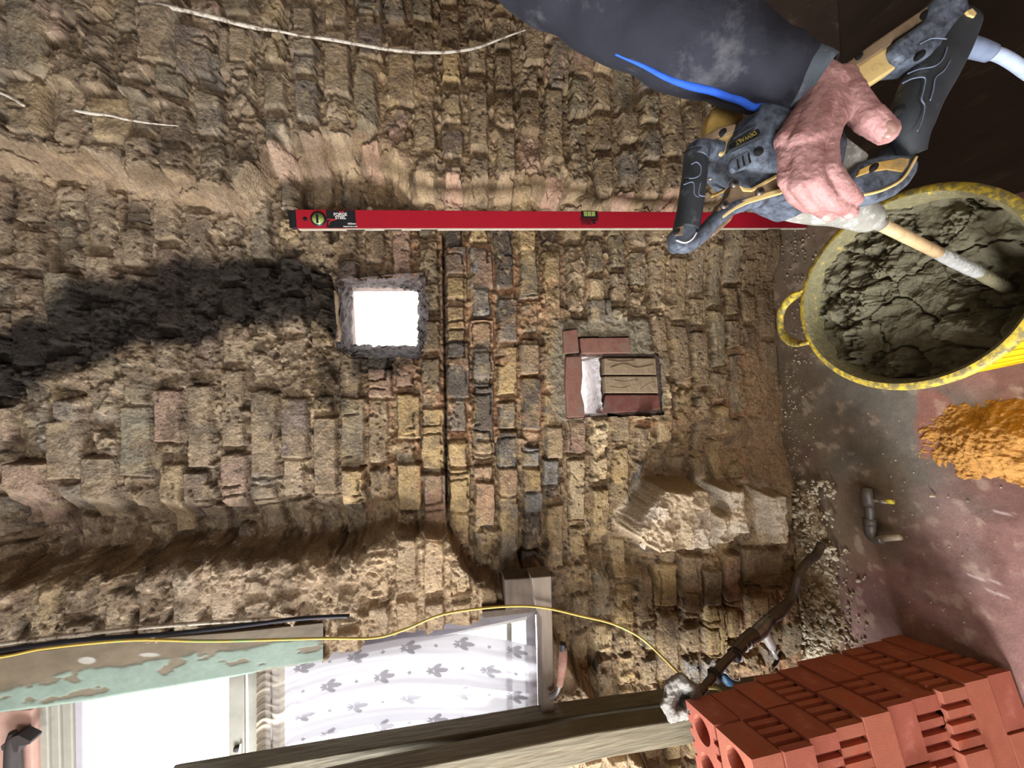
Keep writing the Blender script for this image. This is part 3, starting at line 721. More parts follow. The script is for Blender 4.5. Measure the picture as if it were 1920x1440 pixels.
FP[..., 2] = 0.004 * (n3 - 0.5) + 0.003 * (n2 - .5) - 0.003
fl = gridmesh('floor', FP, np.clip(fc, 0, 1), M['floor'], origin=(0, 0, 0)); struct(fl)

# rest of the room
struct(box('ceiling', (-2.3, -2.6, 2.6), (2.25, 1.42, 2.66), M['ceil']))
struct(box('wall_right', (1.6, -2.6, -0.05), (1.7, 1.42, 2.6), M['plaster']))
for a, b in [((-2.3, -2.6, -0.05), (-2.2, -0.4, 2.6)), ((-2.3, 0.6, -0.05), (-2.2, 1.42, 2.6)), ((-2.3, -0.4, -0.05), (-2.2, 0.6, 0.85)), ((-2.3, -0.4, 2.0), (-2.2, 0.6, 2.6))]:
    struct(box('wall_left', a, b, M['plaster']))
for a, b in [((-2.2, -2.6, -0.05), (-1.95, -2.5, 2.6)), ((-0.65, -2.6, -0.05), (1.6, -2.5, 2.6)), ((-1.95, -2.6, -0.05), (-0.65, -2.5, 0.9)), ((-1.95, -2.6, 2.3), (-0.65, -2.5, 2.6))]:
    struct(box('wall_front', a, b, M['plaster']))

# ------------------------------------------------------------------ window in the back wall
YW = 1.19
wroot = struct(bpy.data.objects.new('window_1', None)); COL.objects.link(wroot); wroot.location = W(1030, 1300, YW); ORG[wroot.name] = Vector(wroot.location)
def wf(name, pts, y, th, m, bev=0.003): return slab(name, pts, y, th, m, wroot, bev)
fr = wf('frame_head', [(58, 1325), (88, 1320), (96, 1700), (66, 1700)], YW - 0.03, 0.06, M['frame'])
wf('frame_head', [(90, 1322), (110, 1318), (118, 1700), (98, 1700)], YW - 0.02, 0.05, M['frame'])
wf('frame_head', [(112, 1318), (134, 1314), (140, 1700), (119, 1700)], YW - 0.01, 0.05, M['frame'])
wf('sash_rail', [(136, 1310), (155, 1304), (158, 1700), (142, 1700)], YW, 0.04, M['framelilac'])
wf('transom', [(428, 1255), (458, 1250), (460, 1700), (430, 1700)], YW - 0.03, 0.05, M['frame'])
wf('transom_bead', [(459, 1250), (464, 1250), (466, 1700), (461, 1700)], YW - 0.035, 0.03, M['white'])
wf('sash_rail', [(465, 1250), (484, 1250), (486, 1700), (467, 1700)], YW - 0.028, 0.045, M['frame'])
wf('frame_jamb', [(560, 1222), (1010, 1132), (1012, 1152), (562, 1250)], YW - 0.035, 0.05, M['framelilac'])
wf('sash_stile', [(600, 1234), (1002, 1152), (1002, 1160), (602, 1243)], YW - 0.02, 0.04, M['white'])
wf('bottom_rail', [(986, 1154), (1004, 1150), (1015, 1560), (996, 1560)], YW - 0.02, 0.04, M['framelilac'])
wf('bottom_rail', [(950, 1172), (960, 1170), (964, 1560), (954, 1560)], YW - 0.0, 0.03, M['frame'])
wf('glass', [(-300, 1270), (480, 1230), (1010, 1130), (1015, 1700), (-300, 1700)], YW + 0.012, 0.004, M['glass'], 0)
wf('latch', [(436, 1404), (446, 1402), (446, 1412), (436, 1412)], YW - 0.04, 0.01, M['iron'])
wf('cord', [(446, 1412), (450, 1395), (452, 1395), (449, 1500), (444, 1500)], YW - 0.038, 0.004, M['white'], 0)

# painted brick and bracket at the window head
tg = slab('trim_2', [(-160, 1345), (52, 1330), (58, 1332), (66, 1700), (-160, 1700)], YW - 0.05, 0.1, M['pinkpaint'], None, 0.004); struct(tg)
hr = thing('hinge_bracket', 'dark iron bracket on the pink painted brick at the window head', 'bracket', W(20, 1430, YW - .06))
prism('arm', [W(x, y, YW - 0.08) for x, y in [(0, 1400), (22, 1382), (34, 1378), (58, 1390), (56, 1396), (36, 1400), (34, 1412), (2, 1408)]], (0, .028, 0), M['iron'], hr, .002)
tube('pivot', [W(24, 1372, YW - .07), W(24, 1402, YW - .07), W(26, 1480, YW - .07)], [0.007, .014, .016], M['iron'], hr)

# post with peeling paint: fine grid so the paint edge is on the timber
def postgrid():
    nu, nv = 260, 60
    top = [(-200, 1262), (0, 1226), (200, 1200), (430, 1183), (620, 1164)]
    bot = [(-200, 1366), (0, 1336), (160, 1314), (434, 1269), (606, 1238)]
    V = np.zeros((nv, nu, 3)); C_ = np.zeros((nv, nu, 3))
    us = np.linspace(-200, 606, nu)
    for i, u in enumerate(us):
        a = np.interp(u, [p[0] for p in top], [p[1] for p in top]); b = np.interp(u, [p[0] for p in bot], [p[1] for p in bot])
        bd = np.interp(u, [-200, 0, 90, 130, 300, 430, 600], [1325, 1302, 1270, 1258, 1232, 1218, 1200])
        for j in range(nv):
            t = j / (nv - 1)
            edge = min(t, 1 - t) * nv
            y = 1.062 + 0.014 * max(0, 1 - edge / 2.0) ** 2
            vv = a + (b - a) * t
            w_ = W(u, vv, y); V[j, i] = w_; C_[j, i] = (u, vv, vv - bd)
    n_a = fbm(V[..., 0], V[..., 2], 0.09, 131, 5); n_b = fbm(V[..., 0] * 3, V[..., 2], 0.06, 141, 4)
    g_ = sst(-3, 3, C_[..., 2] + 46 * (n_a - 0.5)) * (1 - 0.9 * sst(0.60, 0.64, n_b))
    br = lin((98, 86, 69)); gr = lin((112, 126, 114))
    cl = br * (0.7 + .6 * n_b[..., None]) * (1 - g_[..., None]) + gr * (0.8 + .4 * n_a[..., None]) * g_[..., None]
    for (sx, sy, rx, ry) in [(163, 1239, 15, 6), (280, 1228, 20, 4)]:
        k = sst(1.2, 0.8, np.hypot((C_[..., 0] - sx) / rx, (C_[..., 1] - sy) / ry) + 0.5 * (n_b - .5))
        cl = cl * (1 - k[..., None]) + lin((150, 145, 136)) * k[..., None]
    V[..., 1] -= 0.0015 * g_
    return V, np.clip(cl, 0, 1)
V, cl = postgrid()
pr = thing('timber_post', 'brown timber window post with peeling pale green paint along its edge', 'timber', tuple(V[-1, -1]))
o = gridmesh('painted_face', V, cl, M['post'], origin=ORG[pr.name]); o.parent = pr; o.location = (0, 0, 0)
slab('post_body', [(-200, 1266), (0, 1230), (200, 1204), (430, 1187), (600, 1168), (604, 1200), (600, 1236), (434, 1266), (160, 1311), (0, 1333), (-200, 1362)], 1.064, 0.09, M['darkwood'], pr, 0.003)
tag(tube('lining_strip', [W(x, y, 1.045) for x, y in [(-200, 1245), (0, 1208), (200, 1184), (350, 1170), (520, 1160)]], [(.006, .004)] * 5, M['whitestrip'], None, n=8, ref=(0, 1, 0)), 'chipped white lining strip under the broken bricks beside the green post', 'strip')
tag(tube('black_cable', [W(x, y, 1.04) for x, y in [(-200, 1252), (0, 1220), (150, 1200), (300, 1190), (430, 1176), (560, 1160), (655, 1155)]], [.0052] * 7, M['conduit'], None, n=10), 'thick black cable running along the top of the green painted post', 'cable')
tag(tube('earth_cable', [W(x, y, q) for x, y, q in [(-200, 1260, 1.03), (0, 1232, 1.03), (90, 1215, 1.03), (250, 1200, 1.03), (400, 1202, 1.03), (600, 1197, 1.03), (700, 1196, 1.03), (760, 1180, 1.02), (830, 1152, 1.0), (930, 1138, 1.0), (1010, 1138, 1.01), (1090, 1155, 1.01), (1150, 1170, 1.0), (1200, 1195, .98), (1240, 1230, .95), (1290, 1278, .9), (1320, 1289, .87), (1350, 1294, .84), (1360, 1330, .83)]], [.0032] * 19, M['earth'], None, n=8), 'thin yellow and green cable drooping across the wall from window head to brick stack', 'cable')

# timbers round the window
tag(slab('timber_plank', [(300, 1472), (482, 1441), (1015, 1350), (1120, 1335), (1246, 1318), (1525, 1277), (1525, 1306), (1252, 1350), (1120, 1369), (775, 1437), (560, 1482)], 1.0, 0.05, M['wood'], None, 0.003), 'pale weathered timber plank standing beside the net curtain, split across its middle', 'timber')
tag(slab('timber_plank', [(560, 1486), (775, 1441), (1120, 1373), (1252, 1354), (1540, 1312), (1540, 1352), (1300, 1395), (1120, 1425), (900, 1490)], 0.93, 0.05, M['woodb'], None, 0.004), 'ochre timber plank behind the brick stack, outer of the two planks', 'timber')
tag(slab('sill_board', [(996, 1083), (1034, 1080), (1037, 1200), (1040, 1348), (1018, 1352), (1016, 1160), (1004, 1140)], 1.02, 0.06, M['greywood'], None, 0.003), 'grey weathered board across the bottom of the curtained window', 'timber')
tag(slab('timber_block', [(946, 1086), (998, 1083), (1002, 1140), (948, 1148)], 1.045, 0.06, M['darkwood'], None, 0.004), 'dark rotten timber block bedded in brickwork above the sill board', 'timber')
tag(slab('dark_batten', [(905, 1146), (1010, 1136), (1012, 1148), (906, 1160)], 1.05, 0.05, M['darkwood'], None, 0.003), 'dark narrow batten along the edge of the window frame', 'timber')

# curtain
def curtain():
    nu, nv = 300, 260
    V = np.zeros((nv, nu, 3)); C_ = np.ones((nv, nu, 4))
    us = np.linspace(0, 1, nu); vs = np.linspace(0, 1, nv)
    for i, u in enumerate(us):
        px = 481 + u * 536
        a = np.interp(px, [480, 540, 600, 760, 870, 950, 1000, 1017], [1258, 1240, 1226, 1196, 1188, 1200, 1212, 1216]); b = 1560 - 60 * u
        py = a + (b - a) * vs
        ph = vs * 26 + 1.4 * math.sin(u * 5) + 2.0 * vs * u
        amp = 0.014 * (1 - 0.35 * u)
        y = 1.135 - amp * np.sin(ph) - 0.005 * np.sin(ph * 2.3 + 4 * u)
        hdr = math.exp(-((u - 0.0) / 0.09) ** 2)
        y = y - 0.007 * hdr * np.sin(vs * 140 + 3 * np.sin(u * 60)) + 0.005 * math.exp(-((u - 0.085) / 0.01) ** 2)
        y = y - 0.004 * math.exp(-((u - 0.95) / 0.008) ** 2)
        for j in range(nv): V[j, i] = W(px, py[j], y[j])
        C_[:, i, 3] = 0.97 if u < 0.10 else (0.82 if u > 0.95 else 0.965)
    base = lin((190, 187, 193))
    C_[..., :3] = base
    C_[:, us < 0.10, :3] = lin((158, 146, 130))
    # coordinates on the cloth
    LU = us[None, :] * 0.86; LV = vs[:, None] * 0.62 + 0 * LU; LU = LU + 0 * LV
    def ell(x, y, cx, cy, a, b, th):
        c_, s__ = math.cos(th), math.sin(th); dx, dy = x - cx, y - cy
        return np.hypot((dx * c_ + dy * s__) / a, (-dx * s__ + dy * c_) / b) < 1
    pat = np.zeros(LU.shape, bool)
    for r_ in range(7):
        for c_ in range(6):
            cx = 0.14 + c_ * 0.16 + (0.08 if r_ % 2 else 0); cy = 0.035 + r_ * 0.088
            x, y = LU - cx, LV - cy
            f_ = ell(x, y, 0.015, 0, 0.022, 0.0085, 0) | ell(x, y, 0.004, 0.014, 0.015, 0.0075, 0.55) | ell(x, y, 0.004, -0.014, 0.015, 0.0075, -0.55)
            f_ |= ell(x, y, -0.012, 0, 0.003, 0.012, 0) | ell(x, y, -0.021, 0, 0.008, 0.004, 0) | ell(x, y, -0.019, 0.008, 0.007, 0.003, -0.7) | ell(x, y, -0.019, -0.008, 0.007, 0.003, 0.7)
            x2, y2 = x + 0.08, y
            f_ |= (np.abs(x2) + np.abs(y2)) < 0.007
            pat |= f_
    pat &= (LU > 0.10) & (LU < 0.82)
    C_[pat, :3] = lin((138, 134, 140)); C_[pat, 3] = 0.99
    return V, C_
V, cl = curtain()
cur = thing('net_curtain', 'white net curtain with grey fleur-de-lis pattern and ruffled heading in lower window', 'curtain', W(1017, 1350, 1.135))
o = gridmesh('cloth', V, cl, M['curtain'], origin=ORG[cur.name]); o.parent = cur; o.location = (0, 0, 0)
tube('curtain_wire', [W(508, 1245, 1.14), W(512, 1600, 1.14)], [.0025, .0025], M['clamp'], cur, n=8, k=1)

# small things hung or left on the wall by the window
cl_ = thing('scraper', 'red and white handled tool with black tip wedged beside the sill board', 'tool', W(1034, 1318, 1.0))
tube('handle', [W(1056, 1212, .985), W(1055, 1240, .98), (W(1049, 1285, .985))], [(.011, .008), (.0125, .009), (.009, .008)], M['tile'], cl_)
tube('handle_end', [W(1055, 1206, .985), W(1056, 1222, .983)], [(.009, .008), (.0118, .0088)], M['black'], cl_)
tube('blade', [W(1050, 1280, .985), W(1045, 1298, .99), W(1032, 1308, 1.0)], [.007, .006, .009], M['zinc'], cl_)
tag(tube('old_conduit', [W(x, y, 1.03) for x, y in [(262, 2), (330, 16), (400, 32), (470, 50), (520, 58), (560, 66), (620, 74), (700, 88), (760, 96), (830, 98), (890, 90), (945, 70), (985, 56)]], [(.007, .005)] * 4 + [(.003, .003)] * 2 + [(.006, .004)] * 5 + [(.005, .003), (.002, .002)], M['whitestrip'], None, n=8, wob=.2), 'flaking white conduit sagging across the upper right brickwork', 'conduit')
tag(tube('paint_strip', [W(x, y, 1.03) for x, y in [(-30, 170), (0, 174), (25, 185), (45, 198)]], [(.004, .003)] * 4, M['whitestrip'], None, n=8, wob=.3), 'short white strip edge at the extreme top of the wall', 'strip')
tag(tube('paint_strip', [W(x, y, 1.03) for x, y in [(135, 206), (170, 212), (205, 216), (240, 224), (290, 232), (335, 236)]], [(.003, .003), (.006, .004), (.005, .003), (.004, .003), (.002, .002), (.001, .001)], M['whitestrip'], None, n=8, wob=.3), 'torn white strip below the overhanging course near yellow brick', 'strip')
tag(tube('clay_fragment', [W(x, y, 1.1) for x, y in [(628, 545), (632, 560), (632, 590), (637, 620), (634, 640)]], [(.003, .004), (.006, .006), (.004, .004), (.008, .006), (.006, .006)], M['stone'], None, n=8, wob=.5), 'ragged brown mortar fragment at the upper lip of the square hole', 'fragment')

# ------------------------------------------------------------------ spirit level
YL = 1.062
topc = W(555, 410.5, YL); botc = W(1566, 413, YL)
ax = (botc - topc).normalized(); sd = ax.cross(Vector((0, 1, 0))).normalized()   # sd: across
if sd.x < 0: sd = -sd
bot = topc + ax * (topc.z / -ax.z - 0.002)
lvl = thing('spirit_level', 'long red box spirit level standing upright against the brick wall', 'spirit level', bot)
hw = (W(900, 394, YL) - W(900, 427, YL)).length / 2
def lv(px, off): # point on level's front face
    r = W(px, 411, YL); t = (r - topc).dot(ax); return topc + ax * t + sd * off
def lbox(name, t0, t1, o0, o1, y0, y1, m, bev=0.0012):
    a = topc + ax * t0; b = topc + ax * t1
    return prism(name, [Vector((q.x, YL + y0, q.z)) for q in (a + sd * o0, b + sd * o0, b + sd * o1, a + sd * o1)], (0, y1 - y0, 0), m, lvl, bev)
Lt = (bot - topc).length
lbox('body', 0, Lt, -hw, hw, 0, 0.012, M['red'])
lbox('lit_measuring_edge', 0.004, Lt, -hw - 0.002, -hw, 0.0, 0.012, M['alu'], 0.0005)  # pale aluminium side face, its lit brightness painted into the colour
for t0 in (0.12, 0.215, 0.31, 1.40):
    lbox('magnet', t0, t0 + 0.045, -hw - 0.0028, -hw - 0.0015, 0.002, 0.010, M['steel'], 0)
cap = lbox('end_cap', -0.014, 0.0, -hw + 0.001, hw - 0.001, 0.001, 0.012, M['black'], 0.002)
for i in range(9):
    o_ = -hw + 0.006 + i * (2 * hw - 0.012) / 8
    lbox('cap_rib', -0.018, -0.012, o_ - 0.0012, o_ + 0.0012, 0.002, 0.011, M['black'], 0)
def ldisc(name, px, off, r, y, m, h_=0.002): 
    q = lv(px, off); return disc(name, (q.x, YL + y, q.z), (0, 1, 0), r, h_, m, lvl, n=28)
ldisc('hanging_hole', 572, 0, 0.0055, -0.0006, M['hole'], 0.001)
ldisc('vial_ring', 597, 0, 0.019, -0.002, M['black'], 0.004)
ldisc('vial_window', 597, 0, 0.0145, -0.0026, M['vial'], 0.001)
q = lv(597, 0); prism('vial_tube', [Vector((q.x, YL - .003, q.z)) + ax * a + sd * b for a, b in [(-.005, -.012), (.001, -.012), (.001, .012), (-.005, .012)]], (0, .001, 0), M['black'], lvl, 0)
def lrect(name, p0, p1, o0, o1, y, m, par=None):
    a = lv(p0, 0); b = lv(p1, 0)
    return prism(name, [Vector((q.x, YL + y, q.z)) for q in (a + sd * o0, b + sd * o0, b + sd * o1, a + sd * o1)], (0, .0008, 0), m, par or lvl, 0)
lab = lrect('label', 612, 667, -hw + .001, hw - .002, -0.001, M['black'])
def ltext(s_, px, off, h_, m, par, bold=0): 
    q = lv(px, off); return text(s_, (q.x, YL - 0.0018, q.z), ax, sd, h_, m, par)
ltext('FORGE\nSTEEL', 639, 0.007, 0.0105, M['white'], lab)
ltext('1800mm', 659, -0.013, 0.0062, M['white'], lab)
ltext('Magnetic Box Level', 656, -0.020, 0.0044, M['white'], lab)
def lpoly(name, pts, y, m, par): # photo-traced mark lying on the level
    return prism(name, [W(x, v, YL + y) for x, v in pts], (0, .0006, 0), m, par, 0)
lpoly('logo', [(613, 410), (628, 410.5), (634, 409), (631, 412), (622, 414), (618, 416), (618, 421), (616, 421), (616, 415), (620, 412.5), (627, 411.8), (613, 411.4)], -.0018, M['redprint'], lab)
lpoly('logo', [(635, 396), (645, 396), (645, 397), (641, 398), (641, 399.5), (639, 399.5), (639, 398), (635, 397)], -.0018, M['redprint'], lab)
v2 = lrect('vial_housing', 1090, 1121, hw - .020, hw + .0004, -0.0018, M['black'])
lrect('vial', 1095, 1116, hw - .015, hw - .002, -0.0026, M['vial'], v2)
lrect('vial_mark', 1101, 1102, hw - .014, hw - .003, -0.003, M['black'], v2); lrect('vial_mark', 1108, 1109, hw - .014, hw - .003, -0.003, M['black'], v2)
ltext('FORGE\nSTEEL', 1099, -0.0065, 0.0125, M['black'], lvl)
lpoly('logo', [(1108, 411), (1123, 410.5), (1120, 413.5), (1116, 414), (1116, 417), (1118, 419.5), (1110, 419.5), (1112, 417), (1112, 414), (1108, 413)], -.0012, M['black'], lvl)

# ------------------------------------------------------------------ tub and mortar
ZR = 0.33
rl = F(1500, 480, ZR); 
tc_ = F(1742, 536, ZR)
f1 = F(1690, 335, ZR); f2 = F(1690, 727, ZR)
tubc = Vector((tc_.x, 0.600, 0))
tub = thing('mortar_tub', 'yellow flexible builder tub smeared with mortar beside the level', 'tub', (tubc.x, tubc.y, 0.004))
OVK = 0.949
def OV(a, z): return 1 + (OVK - 1 - 0.032 * math.cos(2 * a)) * (z / ZR)
def lathe(prof, c_, n=96, rib=0.0):
    V = []; Fc = []
    for (r, z) in prof:
        for j in range(n):
            a = 2 * math.pi * j / n
            V.append((c_.x + r * math.cos(a) * OV(a, z), c_.y + r * math.sin(a) * OV(a, z), z))
    for i in range(len(prof) - 1):
        for j in range(n): Fc.append((i * n + j, i * n + (j + 1) % n, (i + 1) * n + (j + 1) % n, (i + 1) * n + j))
    return V, Fc
pr_ = [(0.0, .006), (.13, .006), (.142, .012), (.150, .05), (.160, .12), (.172, .20), (.182, .27), (.190, .318)]
V, Fc = lathe(pr_, tubc); mk('tub_wall', V, Fc, M['tub'], tub, True)
pr2 = [(.190, .318), (.202, .320), (.204, .326), (.200, .331), (.190, .332)]
V, Fc = lathe(pr2, tubc); mk('rim', V, Fc, M['tubrim'], tub, True)
pr3 = [(.190, .332), (.183, .325), (.176, .27), (.166, .20), (.156, .14), (.0, .13)]
V, Fc = lathe(pr3, tubc); mk('inner_wall', V, Fc, M['tubdirty'], tub, True)
for k in range(56):
    a = 2 * math.pi * k / 56
    def rr(r, z): return Vector((tubc.x + r * math.cos(a) * OV(a, z), tubc.y + r * math.sin(a) * OV(a, z), z))
    if -2.9 < (a - 2 * math.pi if a > math.pi else a) < 0.2:
        tube('side_rib', [rr(.1605, .12), rr(.1725, .20), rr(.1825, .27), rr(.190, .31)], [.0012] * 4, M['tub'], tub, n=6, k=1)
hp = F(1462, 606, ZR); ha = math.atan2(hp.y - tubc.y, hp.x - tubc.x)
for s_ in (0, math.pi):
    A = ha + s_
    loop = []
    for t in np.linspace(-1, 1, 13):
        an = A + t * 0.33 * (1 + 0.10 * (1 - abs(t))); rr_ = 0.197 * OV(an, ZR) + 0.066 * (1 - abs(t) ** 2.4) + 0.018 * (1 - t * t)
        loop.append((tubc.x + rr_ * math.cos(an), tubc.y + rr_ * math.sin(an), ZR - 0.006 - 0.016 * (1 - t * t)))
    tube('handle', loop, [(.010, .006)] * 13, M['tubrim'], tub, n=10, ref=(math.cos(A), math.sin(A), 0), k=3)
    
ms = np.linspace(0, 1, 120); an_ = np.linspace(0, 2 * math.pi, 361)
RR, AA = np.meshgrid(ms * 0.181, an_, indexing='ij')
mxx = tubc.x + RR * np.cos(AA) * (OVK - 0.03 * np.cos(2 * AA)); myy = tubc.y + RR * np.sin(AA) * (OVK - 0.03 * np.cos(2 * AA))
q1 = fbm(mxx, myy, 0.09, 201, 4); q2 = fbm(mxx, myy, 0.022, 211, 4); q3 = fbm(mxx, myy, 0.007, 231, 3)
ce, cv = cells(mxx + 0.10 * q1 + .02 * q2, myy + 0.07 * q2, 0.075, 221); ce2, cv2 = cells(mxx + 0.01 * q2, myy, 0.020, 241)
ent = F(1878, 533, 0.275)
de = np.hypot(mxx - ent.x, myy - ent.y)
rough_zone = sst(0.42, 0.55, q1)
zz = 0.283 + 0.05 * (q1 - 0.5) + (cv - 0.5) * 0.022 - 0.016 * sst(0.006, 0.0, ce) + (0.25 + rough_zone) * (0.040 * (q2 - 0.5) + (cv2 - .5) * 0.010 - 0.004 * sst(.003, 0, ce2)) + 0.003 * (q3 - .5)
zz = zz - 0.060 * sst(0.085, 0.02, de + 0.03 * (q2 - .5)) + 0.012 * sst(0.165, 0.181, RR)
mcx = lin((98, 92, 72)) * (0.86 + 0.28 * q2)[..., None]
mo_ = gridmesh('mortar', np.stack([mxx, myy, zz], -1), np.clip(mcx, 0, 1), M['mortar'], origin=(tubc.x, tubc.y, 0.25))
tag(mo_, 'cracked olive grey mortar filling the yellow tub', 'mortar', kind='stuff')

# ------------------------------------------------------------------ dark board at the right
bb = thing('dark_board', 'large dark brown sheet lying on the floor behind the mixer and tub', 'board', (0.75, 0.6, 0.0))
pts = [F(1960, 345, 0.012), F(1720, 335, 0.012), F(1560, 300, 0.012), Vector((0.62, 1.0, 0.11)), W(1375, 60, 1.03), W(1340, -160, 1.02), F(1500, -900, .2), F(1960, -700, 0.012)]
P_a, P_b, P_c = Vector((0.27, 0.35, 0.012)), Vector((0.27, 0.93, 0.012)), Vector((0.40, 1.0, 0.19))
V = [(0.30, 0.05, 0.006), (1.55, 0.05, 0.006), (1.55, 0.92, 0.006), (0.36, 0.92, 0.006), (0.36, 1.0, 0.20), (1.55, 1.0, 0.20)]
V = [Vector(v) for v in V]
prism('sheet', [V[0], V[1], V[2], V[3]], (0, 0, 0.012), M['board'], bb, .002)
lb = thing('skirting_board', 'dark brown board leaning on the pier foot behind the sleeve', 'board', (0.9, 0.93, 0.01))
prism('sheet', [(0.40, 0.915, 0.02), (1.55, 0.915, 0.02), (1.55, 1.0, 0.34), (0.60, 1.0, 0.34)], (0, 0.012, 0.004), M['board'], lb, .002)

# ------------------------------------------------------------------ sand and rubble
def mound(name, cx, cy, rx, ry, H_, m, col, seed, n=150, grit=.004, rot=0, edge=0.3, z0=-0.004):
    u = np.linspace(-1.15, 1.15, n); UX, UY = np.meshgrid(u, u)
    c_, s__ = math.cos(rot), math.sin(rot)
    X_ = cx + UX * rx * c_ - UY * ry * s__; Y_ = cy + UX * rx * s__ + UY * ry * c_
    a = fbm(X_, Y_, 0.08, seed, 4); b = fbm(X_, Y_, 0.018, seed + 50, 4); e = fbm(X_, Y_, 0.006, seed + 70, 2)
    r = np.hypot(UX, UY) + edge * (a - 0.5) * 1.6
    Z_ = H_ * sst(1.0, 0.1, r) * (0.8 + .5 * a) + grit * 2 * (b - 0.5) * sst(1.05, .85, r) + grit * (e - .5) - 0.006 * sst(0.9, 1.1, r)
    C_ = lin(col) * (0.72 + 0.56 * b)[..., None]
    return gridmesh(name, np.stack([X_, Y_, Z_ + z0], -1), np.clip(C_, 0, 1), m, keep=r < 1.04, origin=(cx, cy, 0)), (X_, Y_, Z_)
sc_ = F(1930, 838); se = F(1745, 800)
sp_, _ = mound('sand_pile', sc_.x, sc_.y, 0.105, 0.20, 0.05, M['sand'], (184, 134, 74), 301, n=220, grit=.008)
tag(sp_, 'heap of coarse orange sand on the floor below the tub', 'sand', kind='stuff')
def ico():
    bm = bmesh.new(); bmesh.ops.create_icosphere(bm, subdivisions=1, radius=1)
    V = np.array([v.co[:] for v in bm.verts]); Fc = [[v.index for v in f.verts] for f in bm.faces]; bm.free(); return V, Fc
IV, IF = ico()
def chips(centers, sizes):
    V = []; Fc = []
    for (x, y, z), s_ in zip(centers, sizes):
        R = np.linalg.qr(RNG.normal(size=(3, 3)))[0]
        P = (IV * (0.7 + 0.6 * RNG.random((len(IV), 1)))) * np.array([1, 0.8, 0.55]) * s_ @ R + np.array([x, y, z])
        o = len(V); V += [tuple(p) for p in P]; Fc += [tuple(i + o for i in f) for f in IF]
    return V, Fc
# rubble band along the wall foot
r0 = F(1520, 930); r1 = F(1560, 1250)
cx, cy = (r0.x + r1.x) / 2, (r0.y + r1.y) / 2 + 0.02
rb_, _ = mound('rubble_bed', cx, cy + .02, 0.30, 0.10, 0.03, M['sand'], (168, 146, 116), 331, n=200, grit=.010, rot=math.atan2(r1.y - r0.y, r1.x - r0.x) , edge=.5)
C_ = []; S_ = []
for k in range(900):
    py = 1240 - 340 * random.random() ** 1.5; cl0 = 14 * math.sin(py / 23.0) + 9 * math.sin(py / 9.0); px = random.gauss(1532 + cl0 + (py - 1050) * .06, 22 + (12 if py > 1080 else 0))
    q = F(min(max(px, 1475), 1625 if py > 1000 else 1570), py); s_ = random.choice([.003, .004, .004, .005, .007, .010]) * random.uniform(.7, 1.2)
    if 1500 < px < 1570 and 1150 < py: s_ *= 1.4
    C_.append((q.x, q.y, 0.028 * max(0, 1 - abs(px - 1530) / 60) + s_ * .3)); S_.append(s_)
for k in range(420):
    q = F(random.gauss(1492, 16), random.uniform(330, 910)); C_.append((q.x, q.y, 0.002)); S_.append(random.uniform(.0015, .005) * random.random() ** .5)
for k in range(160):
    q = F(random.uniform(1500, 1900), random.uniform(750, 1180)); C_.append((q.x, q.y, 0.001)); S_.append(random.uniform(.001, .0025))
V, Fc = chips(C_, S_)
tag(mk('mortar_crumbs', V, Fc, M['chip']), 'pale crumbs of broken mortar strewn along the foot of the wall', 'rubble', kind='stuff')
tag(rb_, 'low brown bed of dust and debris along the foot of the wall', 'debris', kind='stuff')
for px, py, s_, lb_ in [(1500, 905, .012, 'small pale stone at the wall foot near the grey patch'), (1236, 1030, .016, 'loose mortar lump lodged in the dark hollow beside the lime lump'), (1748, 930, .006, 'tiny pale pebble on the floor below the sand')]:
    q = W(1205, 1022, 1.10) if px == 1236 else F(px, py, .006)
    V, Fc = chips([tuple(q)], [s_]); tag(mk('stone', V, Fc, M['chip']), lb_, 'stone')

# ------------------------------------------------------------------ pipe fitting on the floor
pf = thing('pipe_fitting', 'grey metal valve and elbow lying on the floor with a yellow tipped lever', 'pipe fitting', F(1632, 960, .002))
def fz_(x, y, z=0.02): return F(x, y, z)
tube('valve_body', [fz_(1624, 914), fz_(1625, 925), fz_(1627, 940), fz_(1628, 950)], [.013, .016, .017, .013], M['zinc'], pf, n=8, k=1)
tube('coupling', [fz_(1629, 950), fz_(1630, 962), fz_(1631, 975)], [.011, .0115, .010], M['zinc'], pf)
tube('nut', [fz_(1630, 972), fz_(1631, 986)], [.0155, .0155], M['zinc'], pf, n=6, k=1)
tube('elbow', [fz_(1631, 984), fz_(1632, 998), fz_(1640, 1009), (fz_(1654, 1012))], [.014, .0145, .0145, .012], M['zinc'], pf)
tube('tail_pipe', [fz_(1650, 1010), fz_(1688, 1007)], [.009, .008], M['alu'], pf, k=1)
tube('stem', [fz_(1632, 938), fz_(1660, 940)], [.004, .004], M['clamp'], pf, k=1)
lv_ = tube('lever', [fz_(1650, 940, .024), fz_(1664, 941, .024)], [.006, .005], M['clamp'], pf, k=1)
tube('lever_tip', [fz_(1661, 940, .024), fz_(1674, 941, .024)], [(.008, .005)] * 2, M['tagyellow'], pf, k=1)

